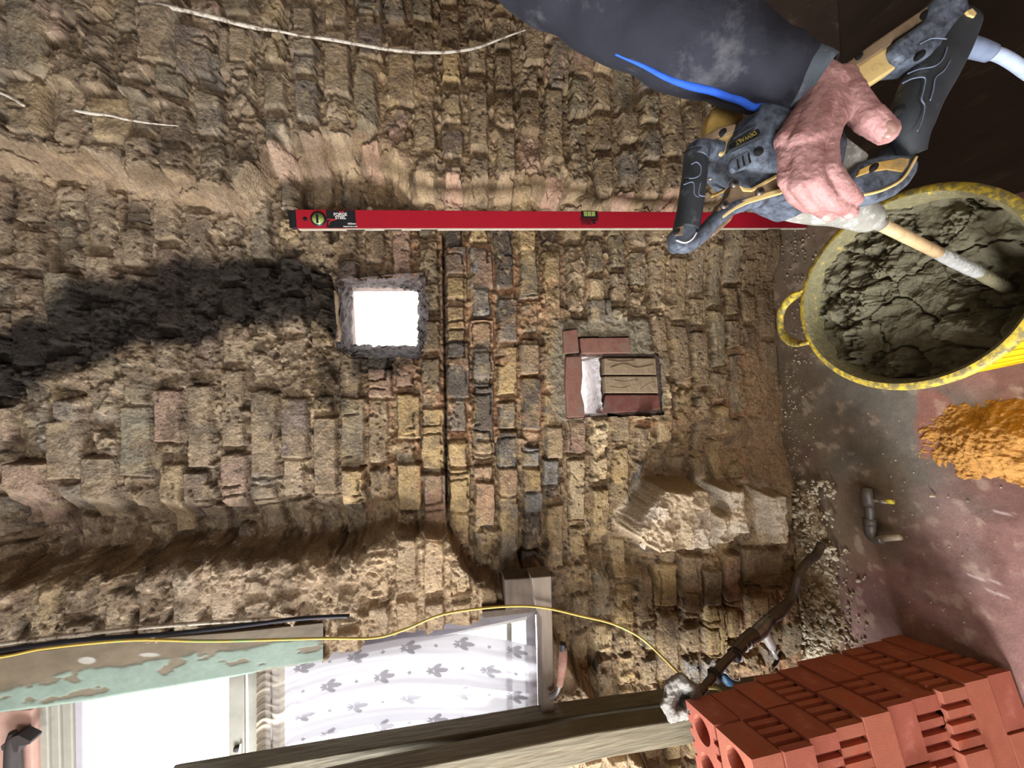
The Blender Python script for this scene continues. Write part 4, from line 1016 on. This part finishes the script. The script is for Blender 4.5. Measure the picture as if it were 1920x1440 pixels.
# ------------------------------------------------------------------ lead pipe with stopcock
lp = thing('lead_pipe', 'dark bent lead pipe with stopcock rising in front of the wall behind the brick stack', 'pipe', F(1533, 1038, .02))
yy = lambda x: 1.03 - (1533 - x) / 210 * 0.16
pp = lambda x, y: W(x, y, yy(x))
tube('pipe', [pp(x, y) for x, y in [(1540, 1020), (1531, 1040), (1512, 1056), (1496, 1082), (1489, 1108), (1480, 1128), (1458, 1150), (1440, 1164)]], [.012, .0125, .012, .012, .012, .012, .0165, .011], M['lead'], lp)
tube('pipe', [pp(x, y) for x, y in [(1414, 1190), (1402, 1198), (1388, 1212), (1382, 1220)]], [.019, .0165, .0155, .015], M['lead'], lp)
tube('pipe', [pp(x, y) for x, y in [(1384, 1218), (1360, 1240), (1342, 1262), (1325, 1284), (1312, 1300)]], [.0105, .0105, .010, .010, .010], M['lead'], lp)
sk = tube('stopcock', [pp(x, y) for x, y in [(1446, 1158), (1436, 1170), (1426, 1182), (1412, 1194)]], [.011, .017, .019, .017], M['brass'], lp)
tube('valve_neck', [pp(1432, 1182), pp(1444, 1206), pp(1448, 1216)], [.0125, .0135, .009], M['clamp'], lp)
tube('spindle', [pp(1446, 1212), pp(1456, 1234)], [.006, .0055], M['clamp'], lp, k=1)
tube('handle_bar', [pp(1465, 1222), pp(1456, 1240), pp(1449, 1250)], [.004, .005, .004], M['iron'], lp)
for x, y in [(1441, 1166), (1377, 1228), (1340, 1266)]:
    a = pp(x, y); d_ = (pp(x + 14, y - 14) - pp(x, y)).normalized()
    tube('pipe_nut', [a - d_ * .007, a + d_ * .007], [.0175, .0175], M['iron'], lp, n=6, k=1)
for x, y in [(1392, 1210), (1399, 1204), (1381, 1228)]:
    a = pp(x, y); d_ = (pp(x + 14, y - 14) - pp(x, y)).normalized()
    tube('wire_clip', [a - d_ * .001, a + d_ * .001], [.018, .018], M['clamp'], lp, k=1)
bc = thing('blue_cap', 'small blue cap with silver wire hanging under the lead pipe', 'cap', W(1366, 1278, .9))
tube('cap', [W(1356, 1264, .9), W(1362, 1272, .9), W(1368, 1282, .9)], [(.006, .004), (.014, .010), (.012, .008)], M['bluecap'], bc)
tube('wire', [W(1352, 1255, .89), W(1362, 1262, .88), W(1372, 1272, .88), W(1386, 1276, .88), W(1386, 1270, .88)], [.0015] * 5, M['clamp'], bc, n=6)
tube('foil', [W(1356, 1250, .895), W(1362, 1262, .89)], [(.006, .002), (.008, .002)], M['zinc'], bc, wob=.3)

# plaster lump
lm = thing('plaster_lump', 'ragged white plaster lump behind the top of the brick stack', 'plaster', W(1280, 1350, .86))
cxy = (1278, 1310); NV = 40; V = []; Fc = []
rings = [(1.0, 0.02), (1.0, -0.010), (.86, -.026), (.55, -.030), (.40, -.018), (.25, -.002), (0.02, .0)]
for r, dd in rings:
    for j in range(NV):
        a = 2 * math.pi * j / NV; rg = 1 + .10 * math.sin(3 * a + 1) + .06 * math.sin(7 * a) + (random.uniform(-.03, .03) if r > .8 else 0)
        V.append(W(cxy[0] + 40 * r * rg * math.cos(a), cxy[1] + 46 * r * rg * math.sin(a), .86 + dd + random.uniform(-.001, .001)))
for i in range(len(rings) - 1):
    for j in range(NV): Fc.append((i * NV + j, i * NV + (j + 1) % NV, (i + 1) * NV + (j + 1) % NV, (i + 1) * NV + j))
Fc.append(tuple(range(NV))); Fc.append(tuple((len(rings) - 1) * NV + j for j in range(NV)))
lo = recalc(mk('lump', V, Fc, M['lump'], lm, True))
sb = lo.modifiers.new('sub', 'SUBSURF'); sb.levels = 2; sb.render_levels = 2
lt = bpy.data.textures.new('plaster_grain', 'CLOUDS'); lt.noise_scale = 0.012; lt.noise_depth = 3
ld = lo.modifiers.new('grain', 'DISPLACE'); ld.texture = lt; ld.strength = 0.010; ld.texture_coords = 'LOCAL'
tube('pipe_end', [W(1286, 1322, .84), W(1300, 1318, .88)], [.010, .010], M['zinc'], lm, k=1)

# ------------------------------------------------------------------ brick stack
BL, BW, BH = 0.215, 0.1025, 0.066
def brick_mesh(name, grooved, holes=True):
    """bed outline with keyed grooves, pierced by round holes, extruded to one course"""
    out = []
    def side(p, q, gr):
        p = Vector((*p, 0)); q = Vector((*q, 0)); d = (q - p); L_ = d.length; d.normalize(); nrm = Vector((d.y, -d.x, 0))
        pts = [p]
        if gr:
            n = gr; pitch = 0.0265; st = 0.016 if L_ > .15 else 0.016
            for k in range(n):
                a = st + k * pitch
                if a + .012 > L_ - .006: break
                pts += [p + d * a, p + d * (a + .001) - nrm * .011, p + d * (a + .011) - nrm * .011, p + d * (a + .012)]
        return pts
    C4 = [(0, 0), (BL, 0), (BL, BW), (0, BW)]
    for i in range(4):
        g_ = 0
        if grooved: g_ = {0: 4, 1: 4, 2: 8, 3: 0}[i] if grooved == 1 else {0: 8, 1: 0, 2: 4, 3: 4}[i]
        out += side(C4[i], C4[(i + 1) % 4], g_)
    polys = [[Vector((v.x, v.y, 0)) for v in out]]
    hl = []
    for k in range(3):
        cx = BL * (k + .5) / 3; ring = [Vector((cx + .0275 * math.cos(-2 * math.pi * j / 20), BW / 2 + .0275 * math.sin(-2 * math.pi * j / 20), 0)) for j in range(20)]
        hl.append(ring)
    polys += hl
    flat = [v for p_ in polys for v in p_]
    tri = tessellate_polygon(polys)
    n = len(flat)
    V = [Vector((v.x, v.y, 0)) for v in flat] + [Vector((v.x, v.y, BH - .0015)) for v in flat]
    Fc = [tuple(t) for t in tri] + [tuple(i + n for i in reversed(t)) for t in tri]
    o = 0
    for p_ in polys:
        k = len(p_)
        for j in range(k): Fc.append((o + j, o + (j + 1) % k, n + o + (j + 1) % k, n + o + j))
        o += k
    me = bpy.data.meshes.new(name); me.from_pydata([tuple(v) for v in V], [], Fc); me.update()
    bm = bmesh.new(); bm.from_mesh(me); bmesh.ops.recalc_face_normals(bm, faces=bm.faces); bm.to_mesh(me); bm.free()
    return me
BM = []
for k, (gr, mm) in enumerate([(0, 'brick'), (1, 'brick'), (2, 'brickb'), (0, 'brickb')]):
    me = brick_mesh('clay_brick', gr); me.materials.append(M[mm]); BM.append(me)
A0 = F(1690, 1190); A1 = F(1905, 1260)
u = (A1 - A0); u.z = 0; u.normalize(); v = Vector((u.y, -u.x, 0))
if v.x > 0: v = -v
words = ['floor', 'second', 'third', 'fourth', 'fifth', 'sixth', 'seventh', 'eighth', 'ninth', 'top']
NL = 10
def add_brick(me, org, ang, z, label):
    o = bpy.data.objects.new('clay_brick', me); COL.objects.link(o)
    o.location = (org.x, org.y, z); o.rotation_euler = (0, 0, ang)
    b = o.modifiers.new('bevel', 'BEVEL'); b.width = 0.0012; b.segments = 2; b.limit_method = 'ANGLE'; b.angle_limit = math.radians(60)
    tag(o, label, 'brick', 'red perforated bricks stacked on the floor')
angu = math.atan2(u.y, u.x); angv = math.atan2(v.y, v.x)
ncol = 3
LEAN = 0.0045
for k in range(NL):
    off = v * (LEAN * k + random.uniform(-.003, .003)); jo = u * random.uniform(-.006, .006)
    z = 0.004 + k * BH
    stretch_u = (k % 2 == 0)
    fresh = 'course' if k not in (0, NL - 1) else 'layer'
    if stretch_u:
        for c_ in range(ncol * 2):       # bricks lying front to back
            o_ = A0 + off + jo + v * (c_ * 0.107) + u * random.uniform(-.006, .006) + v * 0.0
            # local x along u, local y must go along v: mirror handled by choosing start corner
            side_ = (Vector((-u.y, u.x, 0))).dot(v)
            org = o_ if side_ > 0 else o_ + u * BL
            ang = angu if side_ > 0 else angu + math.pi
            kind = BM[(k // 2 + c_) % 2 * 1] if c_ == 0 else BM[random.choice([0, 1, 2, 3])]
            if k in (0, 4, 8) and c_ == 0: kind = BM[1]
            if k in (2, 6) and c_ == 0: kind = BM[2]
            pos = ['at the dark right side', 'second from the right side', 'third from the right side', 'fourth from the right side', 'fifth from the right side', 'at the far left side'][c_]
            add_brick(kind, org, ang, z, 'red brick set front to back, %s %s of stack, %s' % (words[k], fresh, pos))
    else:
        for r_ in range(2):
            for c_ in range(ncol):
                if True:
                    o_ = A0 + off + jo + u * (r_ * 0.109) + v * (c_ * 0.218) + v * random.uniform(-.001, .001)
                    side_ = (Vector((-v.y, v.x, 0))).dot(u)
                    org = o_ if side_ > 0 else o_ + v * BL
                    ang = angv if side_ > 0 else angv + math.pi
                    kind = BM[[0, 1, 2, 3][(k + r_ * 2 + c_) % 4]]
                    pos = ['wall side', 'camera side'][r_] + ', ' + ['right end', 'middle', 'left end'][c_]
                    add_brick(kind, org, ang, z, 'red brick set crosswise, %s %s of stack, %s' % (words[k], fresh, pos))

# ------------------------------------------------------------------ mixer drill
mx_ = thing('mixing_drill', 'dusty black and yellow two-handled paddle mixer with its shaft in the mortar', 'power tool', F(1878, 533, .27))
P = lambda name, pts, d, th, m, bev=.002: plate(name, pts, d, th, M[m], mx_, bev)
T = lambda name, pts, R, m, **kw: tube(name, [D(*p) for p in pts], R, M[m], mx_, **kw)
# motor casing and gearbox along the shaft axis
hs_ = T('motor_housing', [(1366, 268, .445), (1374, 274, .445), (1400, 286, .447), (1440, 304, .45), (1480, 322, .455), (1510, 336, .46)],
        [(.030, .022), (.040, .034), (.044, .040), (.045, .042), (.046, .044), (.046, .044)], 'housing', n=28, ref=EY, power=3.2)
T('gearbox', [(1438, 345, .475), (1500, 352, .475), (1560, 372, .485), (1600, 396, .492), (1632, 411, .50), (1644, 417, .502)], [(.030, .03), (.040, .034), (.034, .032), (.022, .022), (.017, .017), (.010, .010)], 'castgrey', n=24, ref=EY)
P('gear_cover', [(1570, 250), (1586, 252), (1634, 288), (1624, 308), (1602, 330), (1572, 322)], .452, .03, 'castgrey', .004)
P('rear_cowl', [(1337, 200), (1352, 192), (1392, 205), (1400, 225), (1380, 260), (1340, 258), (1322, 262), (1328, 225)], .475, .02, 'yellow', .004)
P('inner_ring', [(1329, 297), (1345, 288), (1360, 286), (1380, 345), (1362, 342), (1350, 334), (1332, 334)], .462, .012, 'amber', .002)
T('inner_rib', [(1330, 336, .455), (1345, 334, .455), (1356, 342, .455), (1376, 346, .455)], [.0012] * 4, 'cream', n=8)
T('inner_rib', [(1334, 368, .455), (1352, 360, .455), (1372, 350, .455)], [.0018] * 3, 'yellow', n=8)
# nameplate and vents on the casing
npd = .3985
P('nameplate', [(1371, 268), (1422, 240), (1427, 248), (1372, 277)][::1], .4025, .006, 'black', .0006)
P('nameplate_rib', [(1366, 280), (1430, 250), (1432, 254), (1366, 285)], .401, .006, 'rubber', .0006)
P('nameplate_rib', [(1376, 256), (1416, 233), (1418, 236), (1376, 261)], .401, .006, 'rubber', .0006)
text('DEWALT', D(1398, 258.5, .4015), D(1371, 273.5, .4015) - D(1425, 244, .4015), D(1402, 268, .4015) - D(1396, 250, .4015), .0062, M['print'], mx_, ext=.0003)
vp = P('vent_panel', [(1370, 302), (1374, 296), (1402, 281), (1407, 284), (1410, 305), (1404, 312), (1378, 322), (1371, 316)], .4015, .006, 'housing', .002)
for i, (x, y) in enumerate([(1382, 298), (1392, 292), (1403, 287)]):
    plate('vent_slot', [(x, y), (x + 2, y - 1), (x + 3, y + 8), (x + 6, y + 17), (x + 3, y + 19), (x + 1, y + 10)], .4007, .002, M['hole'], vp, 0)
disc('screw_recess', D(1424, 282, .402), FW, .0045, .003, M['hole'], mx_)
# left handle loop
T('front_grip', [(1306, 288, .425), (1303, 320, .425), (1299, 355, .425), (1293, 395, .425), (1286, 432, .425)], [(.0135, .012), (.0130, .012), (.0135, .013), (.0135, .013), (.0140, .013)], 'rubber', n=18, ref=EY.cross(FW))
T('grip_elbow', [(1348, 284, .43), (1328, 280, .428), (1310, 284, .426), (1304, 300, .425)], [(.0105, .011), (.012, .011), (.0135, .012), (.0135, .012)], 'housing', n=16)
P('upper_plate', [(1295, 280), (1303, 266), (1310, 260), (1348, 238), (1382, 230), (1378, 246), (1346, 258), (1323, 272), (1300, 284)], .418, .014, 'tan')
P('upper_plate_inset', [(1324, 270), (1347, 257), (1378, 246), (1370, 270), (1358, 290), (1350, 290), (1338, 276)], .421, .012, 'cream')
P('corner_boss', [(1263, 438), (1266, 425), (1284, 418), (1308, 424), (1308, 442), (1298, 458), (1276, 466), (1266, 460)], .414, .022, 'housing', .004)
P('corner_inset', [(1265, 434), (1268, 426), (1283, 421), (1281, 440), (1268, 442)], .4125, .004, 'tan', .001)
T('lower_rail', [(1268, 456, .425), (1288, 461, .424), (1316, 440, .424), (1342, 412, .424), (1372, 390, .424), (1420, 376, .426), (1480, 362, .43)], [(.008, .010)] * 7, 'housing', n=12, ref=EY)
T('rail_pinstripe', [(1268, 450, .4135), (1284, 455, .4135), (1298, 448, .4135), (1306, 436, .4135)], [.0009] * 4, 'white', n=6)
P('lower_plate', [(1345, 394), (1352, 378), (1366, 366), (1372, 345), (1380, 342), (1395, 352), (1410, 353), (1464, 322), (1470, 350), (1440, 362), (1400, 374), (1372, 386), (1352, 404)], .416, .016, 'tan')
P('plate_trim', [(1387, 347), (1397, 351), (1410, 352), (1464, 321), (1465, 328), (1411, 359), (1394, 358)], .4145, .01, 'cream', .001)
P('yellow_trim', [(1350, 401), (1374, 383), (1402, 371), (1470, 350), (1472, 360), (1404, 381), (1380, 392), (1356, 409)], .4145, .012, 'cream', .001)
P('lower_web', [(1330, 432), (1342, 416), (1380, 396), (1372, 412), (1340, 442)], .432, .01, 'tan')
for x, y, d_, r in [(1308, 271, .4165, .0028), (1356, 247, .4165, .0030), (1270, 433, .4115, .0024), (1288, 338, .4115, .0018)]:
    disc('bolt_hole', D(x, y, d_), FW, r, .003, M['hole'], mx_, rb=r * 1.6, ref=EX + EY * .9)
for x, y in [(1360, 383), (1427, 358), (1379, 343)]:
    b_ = disc('bolt', D(x, y, .4125), FW, .0042, .005, M['steel'], mx_); disc('bolt_socket', D(x, y, .412), FW, .0020, .002, M['hole'], b_)
for pts in [[(1296, 308), (1306, 304), (1314, 312), (1312, 328), (1300, 334), (1286, 334)], [(1282, 346), (1300, 342), (1302, 364), (1310, 370)], [(1314, 342), (1310, 364), (1322, 368)]]:
    T('grip_line', [(x, y, .4125) for x, y in pts], [.0006] * len(pts), 'cord', n=6)
# right handle loop
P('rear_bar', [(1560, 142), (1595, 112), (1640, 78), (1742, 9), (1750, 18), (1743, 30), (1678, 72), (1672, 82), (1597, 130), (1566, 156)], .430, .020, 'tan')
P('rear_bar_inset', [(1596, 131), (1672, 80), (1677, 100), (1697, 116), (1660, 140), (1622, 164), (1608, 142)], .434, .018, 'cream', .003)
P('rear_bar_web', [(1590, 134), (1612, 146), (1624, 166), (1600, 170)], .436, .014, 'cream', .002)
P('rear_corner', [(1749, 8), (1762, -16), (1816, -18), (1833, 32), (1824, 60), (1796, 80), (1740, 108), (1692, 113), (1677, 98), (1677, 76), (1742, 32)], .424, .034, 'housing', .008)
T('rear_grip', [(1800, 40, .44), (1772, 88, .44), (1745, 140, .44), (1722, 188, .44), (1705, 236, .442), (1703, 268, .445), (1706, 292, .448)], [(.020, .016), (.025, .018), (.025, .019), (.023, .018), (.0215, .018), (.017, .016), (.013, .014)], 'rubber', n=22, ref=EX + EY * .25, power=2.4)
P('grip_foot', [(1640, 298), (1662, 272), (1690, 262), (1716, 268), (1722, 292), (1700, 296), (1664, 292)], .448, .02, 'black', .004)
P('end_plate', [(1595, 340), (1600, 322), (1608, 310), (1629, 296), (1664, 286), (1718, 288), (1730, 303), (1724, 322), (1711, 342), (1688, 361), (1645, 375), (1617, 364)], .436, .024, 'housing', .006)
P('end_plate_inset', [(1607, 331), (1613, 317), (1640, 304), (1690, 295), (1707, 297), (1702, 310), (1694, 322), (1665, 317), (1635, 321)], .4342, .006, 'yellow', .001)
T('end_plate_trim', [(1617, 366, .4345), (1650, 358, .4345), (1680, 344, .4345), (1698, 328, .4345), (1718, 294, .4345)], [.0017] * 5, 'cream', n=8)
for x, y, d_, r in [(1735, 26, .4285, .0036), (1612, 104, .4285, .0030), (1728, 101, .4215, .0036), (1688, 204, .4215, .0042), (1640, 313, .4325, .0036)]:
    disc('bolt_hole', D(x, y, d_), FW, r, .004, M['hole'], mx_, rb=r * 1.7, ref=EX + EY * .9)
for pts in [[(1726, 82), (1748, 72), (1775, 73)], [(1702, 138), (1722, 130), (1752, 124), (1768, 110), (1776, 88)], [(1692, 156), (1712, 147), (1734, 146), (1732, 168), (1728, 186), (1734, 200), (1728, 228), (1720, 246)], [(1782, 112), (1770, 132), (1754, 146), (1750, 168), (1744, 188)]]:
    T('grip_line', [(x, y, .4205 if x > 1700 else .422) for x, y in pts], [.0007] * len(pts), 'cord', n=6)
P('orange_tag', [(1812, 20), (1824, 14), (1833, 24), (1828, 32), (1816, 28)], .4215, .006, 'cream', .001)
T('cord_sleeve', [(1796, 84, .45), (1826, 90, .452), (1858, 100, .455)], [.0105, .0100, .0088], 'cord', n=14)
T('power_cord', [(1852, 98, .455), (1880, 106, .458), (1920, 132, .462), (1990, 190, .47), (2060, 330, .50)], [.0066] * 5, 'cordlight', n=12)
# shaft
sA = D(1638, 414, .498); sB = F(1878, 533, .262)
sp3 = lambda t: sA.lerp(sB, t)
tube('shaft', [sp3(0), sp3(.5)], [.0078, .0078], M['shaft'], mx_, k=1)
tube('shaft_collar', [sp3(-.02), sp3(.04)], [.0095, .009], M['castgrey'], mx_, k=1, wob=.1)
tube('mortar_crust', [sp3(.44), sp3(.5), sp3(.6), sp3(.7), sp3(.78)], [.0080, .0092, .0095, .0095, .0085], M['shaftgrey'], mx_, wob=.10, k=5)
tube('wet_shaft_end', [sp3(.76), sp3(.9), sp3(1.0), sp3(1.15)], [.0086, .0098, .0104, .010], M['shaftmortar'], mx_, wob=.08)

# ------------------------------------------------------------------ person: arm and hand
pe = None
def capsule(a, b, ra, rb_):
    a, b = Vector(a), Vector(b); d_ = (b - a); L_ = d_.length; t = d_.normalized()
    pts = []; R = []
    for k in range(5):
        th = math.pi / 2 * (1 - k / 4); pts.append(a - t * ra * math.sin(th)); R.append(max(ra * math.cos(th), ra * .02))
    for k in range(5):
        th = math.pi / 2 * k / 4; pts.append(b + t * rb_ * math.sin(th)); R.append(max(rb_ * math.cos(th), rb_ * .02))
    return sweep(pts, R, n=16, k=1)
H = {}
def J(n, px, py, d_): H[n] = D(px, py, d_)
J('w0', 1485, 148, .425); J('w1', 1542, 170, .412); J('w2', 1572, 158, .415)
J('i0', 1562, 195, .402); J('i1', 1548, 262, .392); J('i2', 1552, 322, .386); J('i3', 1580, 355, .388); J('i4', 1600, 374, .402)
J('m0', 1545, 195, .400); J('m1', 1522, 262, .388); J('m2', 1524, 338, .384); J('m3', 1560, 378, .394); J('m4', 1596, 398, .410)
J('r0', 1526, 200, .402); J('r1', 1498, 265, .390); J('r2', 1496, 345, .388); J('r3', 1522, 380, .400); J('r4', 1556, 404, .416)
J('p0', 1512, 208, .406); J('p1', 1474, 262, .398); J('p2', 1474, 338, .396); J('p3', 1488, 368, .406); J('p4', 1516, 390, .420)
J('t0', 1580, 168, .408); J('t1', 1594, 186, .402); J('t2', 1628, 222, .392); J('t3', 1661, 247, .390)
segs = [('w0', 'w1', .026, .024), ('w1', 'w2', .022, .016), ('w1', 'i0', .020, .015), ('w1', 'm0', .022, .015), ('w1', 'r0', .021, .014), ('w1', 'p0', .019, .012),
        ('i0', 'i1', .014, .0125), ('m0', 'm1', .0145, .0130), ('r0', 'r1', .014, .0125), ('p0', 'p1', .0125, .0115), ('i0', 'm1', .0115, .010), ('m0', 'r1', .0115, .010), ('r0', 'p1', .011, .009),
        ('i1', 'i2', .0110, .0108), ('i2', 'i3', .0108, .0100), ('i3', 'i4', .0100, .0086), ('m1', 'm2', .0104, .0098), ('m2', 'm3', .0094, .0086), ('m3', 'm4', .0088, .0074),
        ('r1', 'r2', .0098, .0090), ('r2', 'r3', .0084, .0078), ('r3', 'r4', .0082, .0070), ('p1', 'p2', .0090, .0080), ('p2', 'p3', .0074, .0068), ('p3', 'p4', .0072, .0062),
        ('w2', 't0', .018, .016), ('t0', 't1', .017, .016), ('t1', 't2', .0155, .0130), ('t2', 't3', .0140, .0118), ('t1', 'i1', .010, .008), ('t1', 'i0', .012, .012)]
parts_ = [capsule(H[a], H[b], ra, rb_) for a, b, ra, rb_ in segs]
parts_.append(sweep([D(1180, 0, .44), D(1300, 68, .435), D(1400, 118, .43), D(1490, 150, .424)], [.040, .036, .030, .024], n=20))
V, Fc = merge(parts_)
hand = mk('person', V, Fc, M['skin'], None, smooth=True)
rm = hand.modifiers.new('remesh', 'REMESH'); rm.mode = 'VOXEL'; rm.voxel_size = 0.0013; rm.use_smooth_shade = True
smt = hand.modifiers.new('smooth', 'SMOOTH'); smt.factor = 0.5; smt.iterations = 4
tx = bpy.data.textures.new('skin_wrinkles', 'CLOUDS'); tx.noise_scale = 0.006; tx.noise_depth = 2
dp = hand.modifiers.new('wrinkles', 'DISPLACE'); dp.texture = tx; dp.strength = 0.0016; dp.mid_level = 0.5; dp.texture_coords = 'LOCAL'
tag(hand, 'forearm in dark navy sleeve with blue edge, bare hand gripping the paddle mixer', 'person')
def nail(c_, dirv, r1, r2, m):
    c_ = Vector(c_) + (CAM - Vector(c_)).normalized() * .0022; dirv = Vector(dirv).normalized(); nrm = (CAM - c_).normalized(); nrm = (nrm - dirv * nrm.dot(dirv)).normalized(); sd_ = dirv.cross(nrm)
    V = []; Fc = []
    n = 20
    for r in (1.0, .8, .4):
        for j in range(n):
            a = 2 * math.pi * j / n; x = math.copysign(abs(math.cos(a)) ** .7, math.cos(a)) * r; y = math.copysign(abs(math.sin(a)) ** .8, math.sin(a)) * r
            V.append(c_ + dirv * (x * r1) + sd_ * (y * r2) + nrm * (-.0022 * y * y - (.001 if r == 1 else 0) + .0002))
    for i in range(2):
        for j in range(n): Fc.append((i * n + j, i * n + (j + 1) % n, (i + 1) * n + (j + 1) % n, (i + 1) * n + j))
    Fc.append(tuple(2 * n + j for j in range(n)))
    return recalc(mk('fingernail', V, Fc, m, hand, True))
def tonail(a, b, f, r, out, dirx=None):
    c_ = H[a].lerp(H[b], f); return c_ + (CAM - c_).normalized() * r + (EX * out[0] + EY * out[1])
nail(tonail('t2', 't3', .95, .0112, (.002, -.001)), H['t3'] - H['t2'], .0085, .0078, M['nail2'])
nail(tonail('i3', 'i4', 1.0, .0070, (.001, .004)), H['i4'] - H['i3'], .006, .0048, M['nail'])
nail(tonail('m3', 'm4', .95, .0058, (.001, .004)), H['m4'] - H['m3'], .006, .0045, M['nail'])
nail(tonail('r3', 'r4', .9, .0052, (.0, .004)), H['r4'] - H['r3'], .0058, .0042, M['nail'])
# sleeve with folds
def sleeve():
    cen = [(560, -480, .52), (760, -310, .47), (930, -185, .44), (1050, -105, .43), (1160, -26, .43), (1280, 58, .428), (1390, 110, .426), (1460, 142, .424), (1494, 154, .423)]
    rad = [.088, .084, .078, .073, .068, .058, .046, .0395, .037]
    pts = catmull([D(*c_) for c_ in cen], 22); rr = catmull([Vector((r, 0, 0)) for r in rad], 22)
    n = 96; V = []; m_ = len(pts); ringpts = []
    for i, p in enumerate(pts):
        t = (pts[min(i + 1, m_ - 1)] - pts[max(i - 1, 0)]).normalized()
        a = FW - t * FW.dot(t); a.normalize(); b = t.cross(a)
        s_ = i / m_
        for j in range(n):
            th = 2 * math.pi * j / n
            f = 1 + 0.030 * math.sin(3 * th + 22 * s_ + 2 * math.sin(5 * s_)) * (0.4 + math.sin(14 * s_) ** 2) + 0.022 * math.sin(44 * s_ + 2.2 * math.sin(th) + 1.0 * math.cos(2 * th)) + 0.012 * math.sin(83 * s_ + 3 * math.sin(th + 1))
            if s_ > .93: f *= 1 - .10 * (s_ - .93) / .07
            V.append(p + a * (rr[i].x * .92 * math.cos(th) * f) + b * (rr[i].x * math.sin(th) * f))
    Fc = [(i * n + j, i * n + (j + 1) % n, (i + 1) * n + (j + 1) % n, (i + 1) * n + j) for i in range(m_ - 1) for j in range(n)]
    Fc.append(tuple(range(n)))
    return V, Fc, m_, n
V, Fc, m_, n = sleeve()
o = recalc(mk('sleeve', V, Fc, M['sleeve'], hand, True)); o['label'] = 'dark navy work sleeve'
so = o.modifiers.new('thick', 'SOLIDIFY'); so.thickness = .002
# blue piping along the sleeve's lower silhouette
bl_ = []
for i in range(int(m_ * .56), int(m_ * .965), 7):
    ring = V[i * n:(i + 1) * n]; cen_ = sum(ring, Vector()) / n
    ax_ = (V[min(i + 2, m_ - 1) * n] - V[(i - 2) * n]).normalized()
    sdir = (EY - ax_ * EY.dot(ax_) - FW * .10).normalized()
    bl_.append(max(ring, key=lambda q: (q - cen_).dot(sdir)))
rads = [(.0012 + .0036 * min(1, k / 3), .0012 + .003 * min(1, k / 3)) for k in range(len(bl_))]
o = tube('blue_piping', bl_, rads, M['blue'], hand, n=10, k=8); o['label'] = 'bright blue edge of the sleeve'
# cuff
cu_pts = [D(1482, 150, .424), D(1500, 157, .422), D(1518, 163, .420), D(1530, 167, .418)]
V2, F2 = sweep(cu_pts, [(.0335, .033), (.0335, .033), (.0330, .0325), (.0315, .031)], n=48, k=6, wob=.02, ref=EY, capr=False)
o = recalc(mk('cuff', V2, F2, M['cuff'], hand, True)); o['label'] = 'grey cuff'
so = o.modifiers.new('thick', 'SOLIDIFY'); so.thickness = .002
